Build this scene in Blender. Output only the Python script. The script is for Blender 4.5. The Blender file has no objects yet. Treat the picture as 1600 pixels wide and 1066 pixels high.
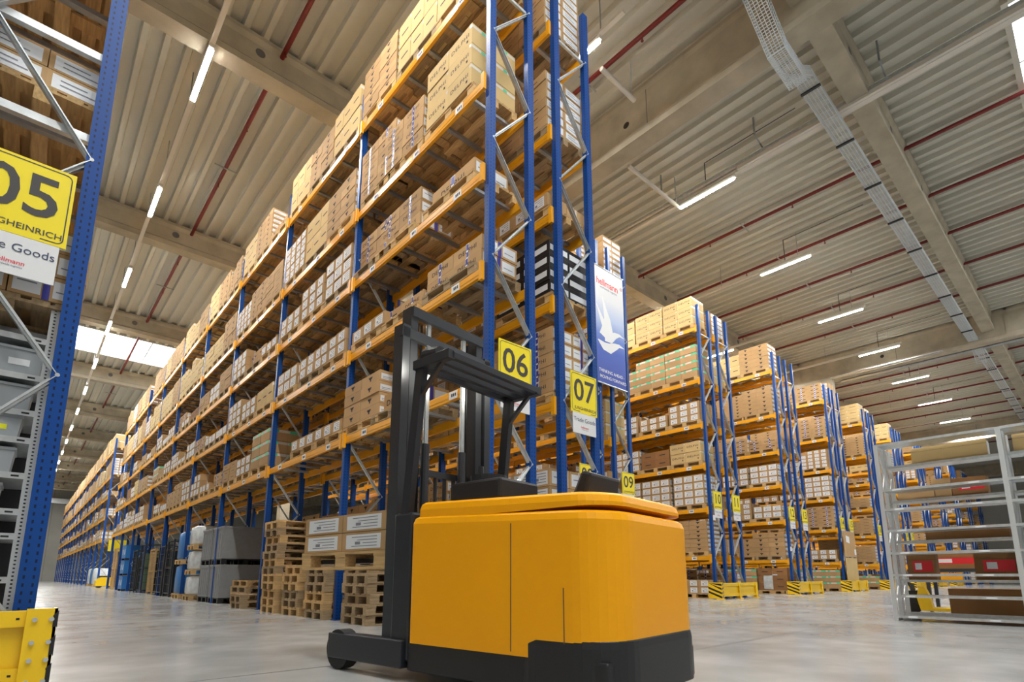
import bpy, bmesh, math, random
from mathutils import Vector, Matrix
from mathutils.bvhtree import BVHTree
import numpy as np

sc = bpy.context.scene
COL = sc.collection
RAD = math.radians
CH = 0.68                                   # height of the lens above the floor

# ------------------------------------------------------------------ camera, world, exposure
cam_data = bpy.data.cameras.new('camera')
cam = bpy.data.objects.new('camera', cam_data); COL.objects.link(cam)
cam.location = (0, 0, CH)
YAW, PITCH, FPX, PPY = RAD(41.94), RAD(10.46), 847.15, 744.2
cam.rotation_euler = (RAD(90) + PITCH, 0, -YAW)
cam_data.sensor_fit = 'HORIZONTAL'; cam_data.sensor_width = 36
cam_data.lens = FPX / 1600 * 36
cam_data.shift_y = (PPY - 533) / 1600
cam_data.clip_start = 0.05; cam_data.clip_end = 400
sc.camera = cam

world = bpy.data.worlds.new('world'); sc.world = world; world.use_nodes = True
wb = world.node_tree.nodes['Background']
wb.inputs[0].default_value = (1.0, 0.965, 0.92, 1); wb.inputs[1].default_value = 0.36
sc.view_settings.view_transform = 'Standard'; sc.view_settings.look = 'None'
sc.view_settings.gamma = 1; sc.view_settings.use_curve_mapping = False
sc.view_settings.exposure = 0.35
TUBE_E = 480.0
SKY_E = 6.0

# ------------------------------------------------------------------ materials
def new_mat(name, col, rough=0.6, metal=0.0, noise=0.0, nscale=8.0, bump=0.0, bscale=40.0, emit=0.0, spec=0.5, stretch=None, alpha=1.0):
    m = bpy.data.materials.new(name); m.use_nodes = True
    nt = m.node_tree; b = nt.nodes['Principled BSDF']
    b.inputs['Base Color'].default_value = (*col, 1); b.inputs['Roughness'].default_value = rough
    b.inputs['Metallic'].default_value = metal; b.inputs['Specular IOR Level'].default_value = spec
    if emit:
        b.inputs['Emission Color'].default_value = (*col, 1); b.inputs['Emission Strength'].default_value = emit
    if noise or bump:
        tc = nt.nodes.new('ShaderNodeTexCoord'); mp = nt.nodes.new('ShaderNodeMapping')
        nt.links.new(tc.outputs['Object'], mp.inputs[0])
        if stretch: mp.inputs['Scale'].default_value = stretch
    if noise:
        n = nt.nodes.new('ShaderNodeTexNoise'); n.inputs['Scale'].default_value = nscale; n.inputs['Detail'].default_value = 5
        nt.links.new(mp.outputs[0], n.inputs['Vector'])
        r = nt.nodes.new('ShaderNodeValToRGB')
        r.color_ramp.elements[0].position = 0.3; r.color_ramp.elements[1].position = 0.7
        r.color_ramp.elements[0].color = (*[c * (1 - noise) for c in col], 1)
        r.color_ramp.elements[1].color = (*[min(1, c * (1 + noise)) for c in col], 1)
        nt.links.new(n.outputs['Fac'], r.inputs[0]); nt.links.new(r.outputs[0], b.inputs['Base Color'])
    if bump:
        n2 = nt.nodes.new('ShaderNodeTexNoise'); n2.inputs['Scale'].default_value = bscale
        nt.links.new(mp.outputs[0], n2.inputs['Vector'])
        bp = nt.nodes.new('ShaderNodeBump'); bp.inputs['Strength'].default_value = bump; bp.inputs['Distance'].default_value = 0.01
        nt.links.new(n2.outputs['Fac'], bp.inputs['Height']); nt.links.new(bp.outputs[0], b.inputs['Normal'])
    return m

def vary(m, amount):                        # per-object brightness variation of the thing itself
    nt = m.node_tree; b = nt.nodes['Principled BSDF']
    oi = nt.nodes.new('ShaderNodeObjectInfo'); hs = nt.nodes.new('ShaderNodeHueSaturation')
    mr = nt.nodes.new('ShaderNodeMapRange'); mr.inputs[3].default_value = 1 - amount; mr.inputs[4].default_value = 1 + amount
    nt.links.new(oi.outputs['Random'], mr.inputs[0]); nt.links.new(mr.outputs[0], hs.inputs['Value'])
    src = b.inputs['Base Color'].links
    if src: nt.links.new(src[0].from_socket, hs.inputs['Color'])
    else: hs.inputs['Color'].default_value = b.inputs['Base Color'].default_value
    nt.links.new(hs.outputs[0], b.inputs['Base Color'])
    return m

M = {}
M['card'] = vary(new_mat('cardboard', (0.50, 0.32, 0.155), 0.8, noise=0.06, nscale=3, spec=0.2), 0.12)
M['card_light'] = vary(new_mat('cardboard_light', (0.62, 0.45, 0.21), 0.8, noise=0.05, nscale=3, spec=0.2), 0.08)
M['card_dark'] = vary(new_mat('cardboard_brown', (0.30, 0.15, 0.06), 0.85, noise=0.08, nscale=3, spec=0.2), 0.12)
M['seam'] = new_mat('carton_seam', (0.16, 0.09, 0.04), 0.9)
M['label'] = new_mat('paper_label', (0.80, 0.82, 0.84), 0.6)
M['ink'] = new_mat('print_ink', (0.035, 0.03, 0.035), 0.8)
M['inkgrey'] = new_mat('faint_label_print', (0.24, 0.24, 0.27), 0.7)
M['bluetape'] = new_mat('blue_tape', (0.05, 0.05, 0.32), 0.4)
M['green'] = new_mat('green_tape', (0.10, 0.62, 0.36), 0.4)
M['tape'] = new_mat('clear_tape', (0.72, 0.68, 0.60), 0.25)
M['black'] = new_mat('black_plastic', (0.012, 0.012, 0.014), 0.45)
M['dark'] = new_mat('dark_paint', (0.02, 0.022, 0.028), 0.4)
M['wood'] = vary(new_mat('pallet_wood', (0.56, 0.37, 0.17), 0.85, noise=0.22, nscale=4, stretch=(1, 12, 12), spec=0.2), 0.18)
M['wood_old'] = vary(new_mat('weathered_pallet_wood', (0.36, 0.26, 0.15), 0.9, noise=0.25, nscale=4, stretch=(1, 12, 12), spec=0.2), 0.15)
M['beam'] = new_mat('orange_beam_paint', (0.88, 0.40, 0.010), 0.35, noise=0.05, nscale=3)
M['yellow'] = new_mat('yellow_guard_paint', (0.93, 0.60, 0.01), 0.35, noise=0.03)
M['signyellow'] = new_mat('sign_yellow', (0.93, 0.75, 0.02), 0.4)
M['signink'] = new_mat('sign_ink', (0.06, 0.055, 0.05), 0.6)
M['white'] = new_mat('white_board', (0.76, 0.77, 0.78), 0.5)
M['red'] = new_mat('red_print', (0.75, 0.02, 0.03), 0.5)
M['navy'] = new_mat('navy_text', (0.05, 0.07, 0.13), 0.5)
M['galv'] = new_mat('galvanised_steel', (0.60, 0.63, 0.64), 0.38, 0.75, noise=0.12, nscale=14)
M['galv_dark'] = new_mat('galvanised_support_bar', (0.36, 0.38, 0.40), 0.42, 0.75, noise=0.12, nscale=14)
M['orange'] = new_mat('truck_orange', (1.0, 0.42, 0.0005), 0.38, noise=0.02, nscale=2, spec=0.3)
M['rubber'] = new_mat('rubber', (0.02, 0.02, 0.02), 0.85)
M['steel'] = new_mat('dark_steel', (0.07, 0.075, 0.085), 0.35, 0.6)
M['concrete'] = new_mat('concrete_beam', (0.42, 0.375, 0.285), 0.85, noise=0.16, nscale=1.6, bump=0.1)
M['wallmat'] = new_mat('grey_wall_panel', (0.42, 0.42, 0.38), 0.8, noise=0.06, nscale=0.6)
M['pipe'] = new_mat('red_sprinkler_pipe', (0.17, 0.010, 0.008), 0.45)
M['trunk'] = new_mat('white_trunking', (0.66, 0.63, 0.57), 0.5)
M['tube'] = new_mat('light_tube', (1.0, 0.975, 0.925), 0.5, emit=TUBE_E)
M['tubeside'] = new_mat('light_tube_side', (1.0, 0.975, 0.925), 0.5, emit=6.0)
M['lamp'] = new_mat('work_lamp', (1.0, 0.93, 0.78), 0.5, emit=30)
M['sky'] = new_mat('skylight_daylight', (0.93, 0.97, 1.0), 0.5, emit=SKY_E)
M['tote'] = vary(new_mat('grey_tote_plastic', (0.36, 0.39, 0.41), 0.5), 0.15)
M['drum'] = new_mat('grey_container_plastic', (0.24, 0.25, 0.26), 0.5, noise=0.06)
M['bluebox'] = new_mat('blue_plastic', (0.02, 0.17, 0.48), 0.4)
M['wrap'] = new_mat('stretch_wrap', (0.62, 0.66, 0.68), 0.22, noise=0.15, nscale=9, bump=0.5, bscale=14)
M['yellowlabel'] = new_mat('yellow_label', (0.85, 0.85, 0.02), 0.5)
M['hose'] = new_mat('green_container', (0.10, 0.16, 0.10), 0.5)
M['wirem'] = new_mat('wire_mesh', (0.66, 0.72, 0.76), 0.45, 0.2)
M['glasspane'] = new_mat('sign_shadow_gap', (0.1, 0.1, 0.1), 0.7)

def floor_material():
    m = bpy.data.materials.new('polished_concrete_floor'); m.use_nodes = True
    nt = m.node_tree; b = nt.nodes['Principled BSDF']
    tc = nt.nodes.new('ShaderNodeTexCoord')
    n1 = nt.nodes.new('ShaderNodeTexNoise'); n1.inputs['Scale'].default_value = 0.55; n1.inputs['Detail'].default_value = 8
    nt.links.new(tc.outputs['Object'], n1.inputs['Vector'])
    r = nt.nodes.new('ShaderNodeValToRGB')
    r.color_ramp.elements[0].position = 0.32; r.color_ramp.elements[0].color = (0.30, 0.305, 0.30, 1)
    r.color_ramp.elements[1].position = 0.68; r.color_ramp.elements[1].color = (0.45, 0.455, 0.45, 1)
    nt.links.new(n1.outputs['Fac'], r.inputs[0]); nt.links.new(r.outputs[0], b.inputs['Base Color'])
    n2 = nt.nodes.new('ShaderNodeTexNoise'); n2.inputs['Scale'].default_value = 2.2; n2.inputs['Detail'].default_value = 6
    nt.links.new(tc.outputs['Object'], n2.inputs['Vector'])
    mr = nt.nodes.new('ShaderNodeMapRange'); mr.inputs[3].default_value = 0.10; mr.inputs[4].default_value = 0.30
    nt.links.new(n2.outputs['Fac'], mr.inputs[0]); nt.links.new(mr.outputs[0], b.inputs['Roughness'])
    b.inputs['Specular IOR Level'].default_value = 0.6
    return m
M['floor'] = floor_material()
M['joint'] = new_mat('floor_joint', (0.12, 0.12, 0.115), 0.7)

def upright_material():
    m = bpy.data.materials.new('blue_perforated_upright'); m.use_nodes = True
    nt = m.node_tree; b = nt.nodes['Principled BSDF']; L = nt.links.new
    tc = nt.nodes.new('ShaderNodeTexCoord'); s = nt.nodes.new('ShaderNodeSeparateXYZ'); L(tc.outputs['Object'], s.inputs[0])
    def mth(op, a, bb=None, c=None):
        n = nt.nodes.new('ShaderNodeMath'); n.operation = op
        for i, v in enumerate((a, bb, c)):
            if v is None: continue
            if isinstance(v, (int, float)): n.inputs[i].default_value = v
            else: L(v, n.inputs[i])
        return n.outputs[0]
    z = mth('FRACT', mth('DIVIDE', s.outputs[2], 0.05))
    zm = mth('LESS_THAN', mth('ABSOLUTE', mth('SUBTRACT', z, 0.5)), 0.22)
    ax = mth('ABSOLUTE', s.outputs[0])
    m1 = mth('LESS_THAN', mth('ABSOLUTE', mth('SUBTRACT', ax, 0.024)), 0.0055)
    fr = mth('GREATER_THAN', mth('ABSOLUTE', s.outputs[1]), 0.034)
    m2 = mth('LESS_THAN', mth('ABSOLUTE', mth('ADD', s.outputs[1], 0.012)), 0.006)
    sd = mth('GREATER_THAN', ax, 0.044)
    mask = mth('MULTIPLY', zm, mth('MAXIMUM', mth('MULTIPLY', m1, fr), mth('MULTIPLY', m2, sd)))
    mx = nt.nodes.new('ShaderNodeMix'); mx.data_type = 'RGBA'
    mx.inputs[6].default_value = (0.003, 0.058, 0.27, 1); mx.inputs[7].default_value = (0.004, 0.012, 0.05, 1)
    L(mask, mx.inputs[0]); L(mx.outputs[2], b.inputs['Base Color'])
    b.inputs['Roughness'].default_value = 0.42; b.inputs['Specular IOR Level'].default_value = 0.3
    return m
M['blue'] = upright_material()

def silver_post_material():
    m = bpy.data.materials.new('perforated_shelf_post'); m.use_nodes = True
    nt = m.node_tree; b = nt.nodes['Principled BSDF']; L = nt.links.new
    tc = nt.nodes.new('ShaderNodeTexCoord'); s = nt.nodes.new('ShaderNodeSeparateXYZ'); L(tc.outputs['Object'], s.inputs[0])
    d = nt.nodes.new('ShaderNodeMath'); d.operation = 'MULTIPLY'; d.inputs[1].default_value = 40; L(s.outputs[2], d.inputs[0])
    f = nt.nodes.new('ShaderNodeMath'); f.operation = 'FRACT'; L(d.outputs[0], f.inputs[0])
    g = nt.nodes.new('ShaderNodeMath'); g.operation = 'LESS_THAN'; g.inputs[1].default_value = 0.4; L(f.outputs[0], g.inputs[0])
    ab = nt.nodes.new('ShaderNodeMath'); ab.operation = 'ABSOLUTE'; L(s.outputs[0], ab.inputs[0])
    h = nt.nodes.new('ShaderNodeMath'); h.operation = 'LESS_THAN'; h.inputs[1].default_value = 0.006; L(ab.outputs[0], h.inputs[0])
    k = nt.nodes.new('ShaderNodeMath'); k.operation = 'MULTIPLY'; L(g.outputs[0], k.inputs[0]); L(h.outputs[0], k.inputs[1])
    mx = nt.nodes.new('ShaderNodeMix'); mx.data_type = 'RGBA'
    mx.inputs[6].default_value = (0.62, 0.65, 0.66, 1); mx.inputs[7].default_value = (0.04, 0.04, 0.04, 1)
    L(k.outputs[0], mx.inputs[0]); L(mx.outputs[2], b.inputs['Base Color'])
    b.inputs['Metallic'].default_value = 0.6; b.inputs['Roughness'].default_value = 0.4
    return m
M['post'] = silver_post_material()

def banner_material():
    m = bpy.data.materials.new('banner_print'); m.use_nodes = True
    nt = m.node_tree; b = nt.nodes['Principled BSDF']; L = nt.links.new
    tc = nt.nodes.new('ShaderNodeTexCoord'); s = nt.nodes.new('ShaderNodeSeparateXYZ'); L(tc.outputs['Object'], s.inputs[0])
    r = nt.nodes.new('ShaderNodeValToRGB'); mr = nt.nodes.new('ShaderNodeMapRange')
    mr.inputs[1].default_value = 0.0; mr.inputs[2].default_value = 3.2
    L(s.outputs[2], mr.inputs[0]); L(mr.outputs[0], r.inputs[0])
    e = r.color_ramp.elements
    e[0].position = 0.0; e[0].color = (0.012, 0.05, 0.36, 1)
    e[1].position = 0.30; e[1].color = (0.02, 0.08, 0.48, 1)
    for p, c in ((0.42, (0.10, 0.20, 0.60, 1)), (0.58, (0.45, 0.55, 0.78, 1)), (0.75, (0.72, 0.74, 0.78, 1)), (1.0, (0.76, 0.76, 0.76, 1))):
        x = e.new(p); x.color = c
    L(r.outputs[0], b.inputs['Base Color']); b.inputs['Roughness'].default_value = 0.45
    return m
M['banner'] = banner_material()

# ------------------------------------------------------------------ mesh builder
class MB:
    def __init__(s): s.v = []; s.f = []; s.m = []; s.mats = []
    def mi(s, mat):
        if mat not in s.mats: s.mats.append(mat)
        return s.mats.index(mat)
    def quad(s, pts, mat):
        n = len(s.v); s.v += [tuple(p) for p in pts]; s.f.append(tuple(range(n, n + len(pts)))); s.m.append(s.mi(mat)); return s
    def box(s, x0, x1, y0, y1, z0, z1, mat):
        n = len(s.v)
        s.v += [(x0, y0, z0), (x1, y0, z0), (x1, y1, z0), (x0, y1, z0), (x0, y0, z1), (x1, y0, z1), (x1, y1, z1), (x0, y1, z1)]
        k = s.mi(mat)
        for q in ((0, 3, 2, 1), (4, 5, 6, 7), (0, 1, 5, 4), (1, 2, 6, 5), (2, 3, 7, 6), (3, 0, 4, 7)):
            s.f.append(tuple(n + i for i in q)); s.m.append(k)
        return s
    def bar(s, a, b, w, h, mat, up=(0, 0, 1)):
        a = Vector(a); b = Vector(b); d = (b - a).normalized(); u = Vector(up)
        if abs(d.dot(u)) > 0.99: u = Vector((0, 1, 0))
        r = d.cross(u).normalized(); u = r.cross(d).normalized(); n = len(s.v); k = s.mi(mat)
        for p in (a, b):
            for sx, sz in ((-1, -1), (1, -1), (1, 1), (-1, 1)): s.v.append(tuple(p + r * w / 2 * sx + u * h / 2 * sz))
        for q in ((0, 1, 2, 3), (7, 6, 5, 4), (0, 4, 5, 1), (1, 5, 6, 2), (2, 6, 7, 3), (3, 7, 4, 0)):
            s.f.append(tuple(n + i for i in q)); s.m.append(k)
        return s
    def tube(s, a, b, r, mat, seg=12, r2=None, caps=True):
        a = Vector(a); b = Vector(b); d = (b - a).normalized(); u = Vector((0, 0, 1))
        if abs(d.dot(u)) > 0.99: u = Vector((0, 1, 0))
        e = d.cross(u).normalized(); g = e.cross(d); n = len(s.v); k = s.mi(mat); r2 = r if r2 is None else r2
        for p, rr in ((a, r), (b, r2)):
            for i in range(seg):
                t = 2 * math.pi * i / seg; s.v.append(tuple(p + (e * math.cos(t) + g * math.sin(t)) * rr))
        for i in range(seg):
            j = (i + 1) % seg; s.f.append((n + i, n + j, n + seg + j, n + seg + i)); s.m.append(k)
        if caps:
            s.f.append(tuple(n + i for i in range(seg))[::-1]); s.m.append(k)
            s.f.append(tuple(n + seg + i for i in range(seg))); s.m.append(k)
        return s
    def prism(s, prof, y0, y1, mat, axis='y'):          # prof: (a, z) outline extruded along an axis
        n = len(s.v); k = s.mi(mat); c = len(prof)
        for y in (y0, y1):
            for a, z in prof: s.v.append((a, y, z) if axis == 'y' else (y, a, z))
        for i in range(c):
            j = (i + 1) % c; s.f.append((n + i, n + j, n + c + j, n + c + i)); s.m.append(k)
        s.f.append(tuple(n + i for i in range(c))[::-1]); s.m.append(k)
        s.f.append(tuple(n + c + i for i in range(c))); s.m.append(k)
        return s
    def add_mesh(s, me, mat, mtx):
        n = len(s.v); k = s.mi(mat)
        s.v += [tuple(mtx @ v.co) for v in me.vertices]
        for p in me.polygons: s.f.append(tuple(n + i for i in p.vertices)); s.m.append(k)
        return s
    def add(s, o, mtx=None):
        n = len(s.v); s.v += o.v if mtx is None else [tuple(mtx @ Vector(v)) for v in o.v]
        mp = [s.mi(x) for x in o.mats]
        s.f += [tuple(n + i for i in f) for f in o.f]; s.m += [mp[i] for i in o.m]
        return s
    def mesh(s, name, bevel=0.0, smooth=False):
        me = bpy.data.meshes.new(name); me.from_pydata(s.v, [], s.f)
        for x in s.mats: me.materials.append(M[x])
        me.polygons.foreach_set('material_index', s.m)
        bm = bmesh.new(); bm.from_mesh(me)
        if bevel:
            bmesh.ops.bevel(bm, geom=list(bm.edges), offset=bevel, segments=2, affect='EDGES', profile=0.5)
        if bevel or len(s.f) < 20000: bmesh.ops.recalc_face_normals(bm, faces=bm.faces)
        if smooth:
            for f in bm.faces: f.smooth = True
        bm.to_mesh(me); bm.free(); me.update()
        return me

def link(name, me, loc=(0, 0, 0), parent=None, rz=0.0):
    o = bpy.data.objects.new(name, me); COL.objects.link(o); o.location = loc; o.rotation_euler = (0, 0, rz)
    if parent is not None: o.parent = parent
    return o
ALL_LABELS = {}
def tag(o, label=None, cat=None, group=None, kind=None):
    if label: o['label'] = label
    if cat: o['category'] = cat
    if group: o['group'] = group
    if kind: o['kind'] = kind
    return o
def thing(name, loc, label, cat, group=None, rz=0.0):
    o = bpy.data.objects.new(name, None); COL.objects.link(o); o.location = loc; o.rotation_euler = (0, 0, rz)
    o.empty_display_size = 0.1
    return tag(o, label, cat, group)
def part(name, mb, parent, loc=(0, 0, 0), bevel=0.0, smooth=False, label=None, kind=None):
    return tag(link(name, mb.mesh(name, bevel, smooth), loc, parent), label, kind=kind)
def struct(name, mb, loc=(0, 0, 0), label=None):
    o = link(name, mb.mesh(name), loc); o['kind'] = 'structure'
    if label: o['label'] = label
    return o

# text meshes lie in the XY plane with their centre at the origin and height `size`
_text = {}
def text_mesh(s, bold=0.0, spacing=1.0):
    key = (s, bold, spacing)
    if key in _text: return _text[key]
    cu = bpy.data.curves.new('lettering', 'FONT'); cu.body = s; cu.size = 1; cu.align_x = 'CENTER'; cu.align_y = 'CENTER'
    cu.offset = bold; cu.space_character = spacing; cu.resolution_u = 3
    o = bpy.data.objects.new('lettering', cu); COL.objects.link(o)
    dg = bpy.context.evaluated_depsgraph_get(); me = bpy.data.meshes.new_from_object(o.evaluated_get(dg))
    bpy.data.objects.remove(o); bpy.data.curves.remove(cu)
    _text[key] = me
    return me
def put_text(mb, s, mat, origin, xdir, updir, size, bold=0.0, spacing=1.0, stretch=1.0):
    me = text_mesh(s, bold, spacing); x = Vector(xdir).normalized(); u = Vector(updir).normalized(); n = x.cross(u)
    mt = Matrix((( x[0]*size*stretch, u[0]*size, n[0], origin[0]), (x[1]*size*stretch, u[1]*size, n[1], origin[1]),
                 (x[2]*size*stretch, u[2]*size, n[2], origin[2]), (0, 0, 0, 1)))
    mb.add_mesh(me, mat, mt)

NW = dict(zip(['%02d' % q for q in range(5, 30)], 'five six seven eight nine ten eleven twelve thirteen fourteen fifteen sixteen seventeen eighteen nineteen twenty twenty-one twenty-two twenty-three twenty-four twenty-five twenty-six twenty-seven twenty-eight twenty-nine'.split())); NW['06b'] = 'six-beyond-passage'
ORD = ['first', 'second', 'third', 'fourth', 'fifth', 'sixth', 'seventh', 'eighth', 'ninth', 'tenth', 'eleventh', 'twelfth',
       'thirteenth', 'fourteenth', 'fifteenth', 'sixteenth', 'seventeenth', 'eighteenth', 'nineteenth', 'twentieth'] + ['far'] * 80

# ------------------------------------------------------------------ projection (to rank what shows largest)
R_cam = cam.rotation_euler.to_matrix()
rx, ry, rzv = R_cam.col[0], R_cam.col[1], R_cam.col[2]
CAMP = Vector((0, 0, CH))
def pixel_ray(u, v):
    return (rx * ((u - 800) / FPX) + ry * (-(v - PPY) / FPX) - rzv).normalized()

# ------------------------------------------------------------------ the hall
DECK = 12.98; GB = 12.08; DB = 11.55
XL, XR, YB, YF = -9.0, 84.0, -13.0, 101.0
GY = [2.78 + 9.13 * k for k in range(-2, 11)]

mb = MB(); mb.box(XL, XR, YB, YF, -0.2, 0.0, 'floor'); floor = struct('floor', mb)
mb = MB()
for x in (16.9, 39.0, 61.0):
    mb.box(x, x + 0.012, YB, 8.0, 0.0, 0.002, 'joint')
mb.box(-3, XR, 4.18, 4.192, 0.0, 0.002, 'joint')
mb.quad([(5.99*.68, 4.1*.68, .002), (5.99*.68, 4.12*.68, .002), (11.33, 2.835, .002), (11.33, 2.822, .002)], 'joint')
struct('trim_1', mb, label='saw-cut joints in the concrete floor')

M['deck'] = new_mat('trapezoid_roof_deck', (0.56, 0.545, 0.47), 0.6, noise=0.04, nscale=0.5)
mb = MB(); x = XL; prof = []
while x < XR:
    prof += [(x, DECK + .13), (x + .235, DECK + .13), (x + .27, DECK), (x + .39, DECK)]
    x += .425
sky_strips = [(-2.75, 0.03, 14.6, 46.0), (-2.75, 0.03, -8.5, 9.5), (33.2, 36.85, -8.5, 6.3), (69.0, 72.0, -8.5, 6.3)]
k = mb.mi('deck'); ys = [YB, YF]
for (xa, za), (xb, zb) in zip(prof[:-1], prof[1:]):
    segs = [(YB, YF)]
    for (s0, s1, t0, t1) in sky_strips:
        if xa >= t0 and xb <= t1:
            segs = [q for a, b in segs for q in (((a, s0), (s1, b)) if a < s0 and b > s1 else ((a, b),))]
    for a, b in segs:
        n = len(mb.v); mb.v += [(xa, a, za), (xb, a, zb), (xb, b, zb), (xa, b, za)]; mb.f.append((n, n + 1, n + 2, n + 3)); mb.m.append(k)
ceil_ = bpy.data.meshes.new('ceiling'); ceil_.from_pydata(mb.v, [], mb.f); ceil_.materials.append(M['deck'])
tag(link('ceiling', ceil_), kind='structure')
# skylights: frame, glazing bars and bright pane
for i, (s0, s1, t0, t1) in enumerate(sky_strips):
    mb = MB()
    mb.box(t0 - .1, t1 + .1, s0 - .12, s0, DECK - .02, DECK + .5, 'deck'); mb.box(t0 - .1, t1 + .1, s1, s1 + .12, DECK - .02, DECK + .5, 'deck')
    mb.box(t0 - .25, t0, s0, s1, DECK - .02, DECK + .5, 'deck'); mb.box(t1, t1 + .25, s0, s1, DECK - .02, DECK + .5, 'deck')
    x = t0 + 2.3 if i != 2 else 1.93
    while i == 2 and x - 2.05 > t0: x -= 2.05
    step = 2.05 if i == 2 else 1.15
    while x < t1: mb.box(x - .03, x + .03, s0, s1, DECK + .18, DECK + .26, 'galv'); x += step
    fr = struct('window_%d' % (i + 1), mb)
    pm = MB(); pm.quad([(t0, s0, DECK + .3), (t0, s1, DECK + .3), (t1, s1, DECK + .3), (t1, s0, DECK + .3)], 'sky')
    me = bpy.data.meshes.new('window_pane'); me.from_pydata(pm.v, [], pm.f); me.materials.append(M['sky'])
    link('window_pane', me, parent=fr)
# concrete roof girders across (C) and main girders along (D)
tn = 2
def ibeam(w, z0, z1, f=0.16, tw=0.5, top=0.75):
    h = z1 - z0; a = w / 2; t = a * tw; p = a * top
    return [(-a, z0), (a, z0), (a, z0 + f), (t, z0 + f + .08), (t, z1 - f - .05), (p, z1 - f * .6), (p, z1), (-p, z1), (-p, z1 - f * .6), (-t, z1 - f - .05), (-t, z0 + f + .08), (-a, z0 + f)]
for y in GY:
    mb = MB(); mb.prism([(y + a, z) for a, z in ibeam(.46, GB, DECK, tw=.72, top=1.0)], XL, XR, 'concrete', axis='x')
    if y > 1:
        x = -7.35
        while x < 84:                                   # cast-in round recesses in the web
            for sgn in (-1, 1):
                yy = y + sgn * (.23 * .72 + .004)
                pts = [(x + .11 * math.cos(t * math.pi / 8), yy, GB + .5 + .11 * math.sin(t * math.pi / 8)) for t in range(16)]
                mb.quad(pts if sgn > 0 else pts[::-1], 'joint')
            x += 3.36
    struct('trim_%d' % tn, mb, label='concrete roof girder'); tn += 1
for x in (10.55, 33.0, 56.5, 79.5):
    mb = MB(); mb.prism([(x + a, z) for a, z in ibeam(.50, DB, DECK, f=.16, tw=.86, top=1.0)], YB, YF, 'concrete', axis='y')
    for y in GY:
        mb.box(x - .25, x + .25, y - .75, y - .62, DB + .16, DECK, 'concrete'); mb.box(x - .25, x + .25, y + .62, y + .75, DB + .16, DECK, 'concrete')
    for q in range(0, 16):                                # web seams and cast-in holes
        yy = 6.45 + 6.2 * (q - 2)
        for sg in (-1, 1):
            xx = x + sg * .217
            mb.box(xx - .003, xx + .003, yy - .008, yy + .008, DB + .26, DECK - .2, 'joint')
            pts = [(xx + sg * .002, yy + .62 + .09 * math.cos(t * math.pi / 8), DB + .62 + .09 * math.sin(t * math.pi / 8)) for t in range(16)]
            mb.quad(pts, 'black')
    struct('trim_%d' % tn, mb, label='deep concrete main girder'); tn += 1
for x, y in ((32.78, 9.75), (32.85, 28.0), (10.35, 21.0 + 9.13), (56.5, 9.75)):
    mb = MB(); mb.box(x - .25, x + .25, y - .25, y + .25, 0, DB, 'concrete'); struct('trim_%d' % tn, mb, label='square concrete column'); tn += 1

# walls
mb = MB(); mb.box(XL, XR, YF - .3, YF, 0, DECK, 'wallmat')
for q in range(30):
    x = XL + 2.9 * q; mb.box(x, x + .03, YF - .306, YF - .3, 0, DECK, 'joint')
wb_ = struct('wall_back', mb)
mb = MB(); mb.box(6.25, 6.85, YF - .75, YF - .3, 0, DECK, 'concrete'); struct('trim_%d' % tn, mb, label='wall column at the end of the aisle'); tn += 1
mb = MB(); mb.box(XL, 9.0, YF - .9, YF - .5, GB - 1.2, GB - .5, 'galv'); struct('trim_%d' % tn, mb, label='pale lintel beam above the back wall'); tn += 1
mb = MB(); mb.box(XL - .3, XL, YB, YF, 0, DECK, 'wallmat'); struct('wall_left', mb)
mb = MB(); mb.box(XR, XR + .3, YB, YF, 0, DECK, 'wallmat'); struct('wall_right', mb)

# ------------------------------------------------------------------ luminaires, trunking, pipes
LZ = 11.88
tube_len = 1.72
def lum_meshes():
    h = MB(); h.prism([(-.045, .03), (.045, .03), (.065, .09), (.03, .12), (-.03, .12), (-.065, .09)], -tube_len / 2 - .05, tube_len / 2 + .05, 'trunk')
    d = MB(); d.prism([(-.05, .002), (.05, .002), (.06, .022), (-.06, .022)], -tube_len / 2, tube_len / 2, 'tubeside'); d.quad([(-.05, -tube_len / 2, 0), (-.05, tube_len / 2, 0), (.05, tube_len / 2, 0), (.05, -tube_len / 2, 0)], 'tube')
    return h.mesh('housing'), d.mesh('diffuser')
LH, LD = lum_meshes()
hb = MB(); hb.box(-.01, .01, -.01, .01, LZ + .2, DECK + .02, 'galv_dark'); HANG1 = hb.mesh('hanger')
hb = MB(); hb.bar((-.48, 0, DECK), (-.48, 0, LZ + .54), .04, .04, 'galv_dark'); hb.bar((-.49, 0, LZ + .56), (.12, 0, LZ + .40), .03, .03, 'galv_dark'); HANG2 = hb.mesh('hanger')
aisles = [(1.75, 'aisle between racks five and six'), (7.84, 'aisle between racks seven and eight'), (13.9, 'aisle between racks nine and ten'),
          (19.6, 'aisle between racks eleven and twelve'), (25.45, 'aisle between racks thirteen and fourteen'), (31.1, 'aisle before rack sixteen'),
          (37.2, 'aisle before rack eighteen'), (43.4, 'aisle before rack twenty'), (49.8, 'aisle before rack twenty-two'), (56.0, 'aisle before rack twenty-four')]
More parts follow.
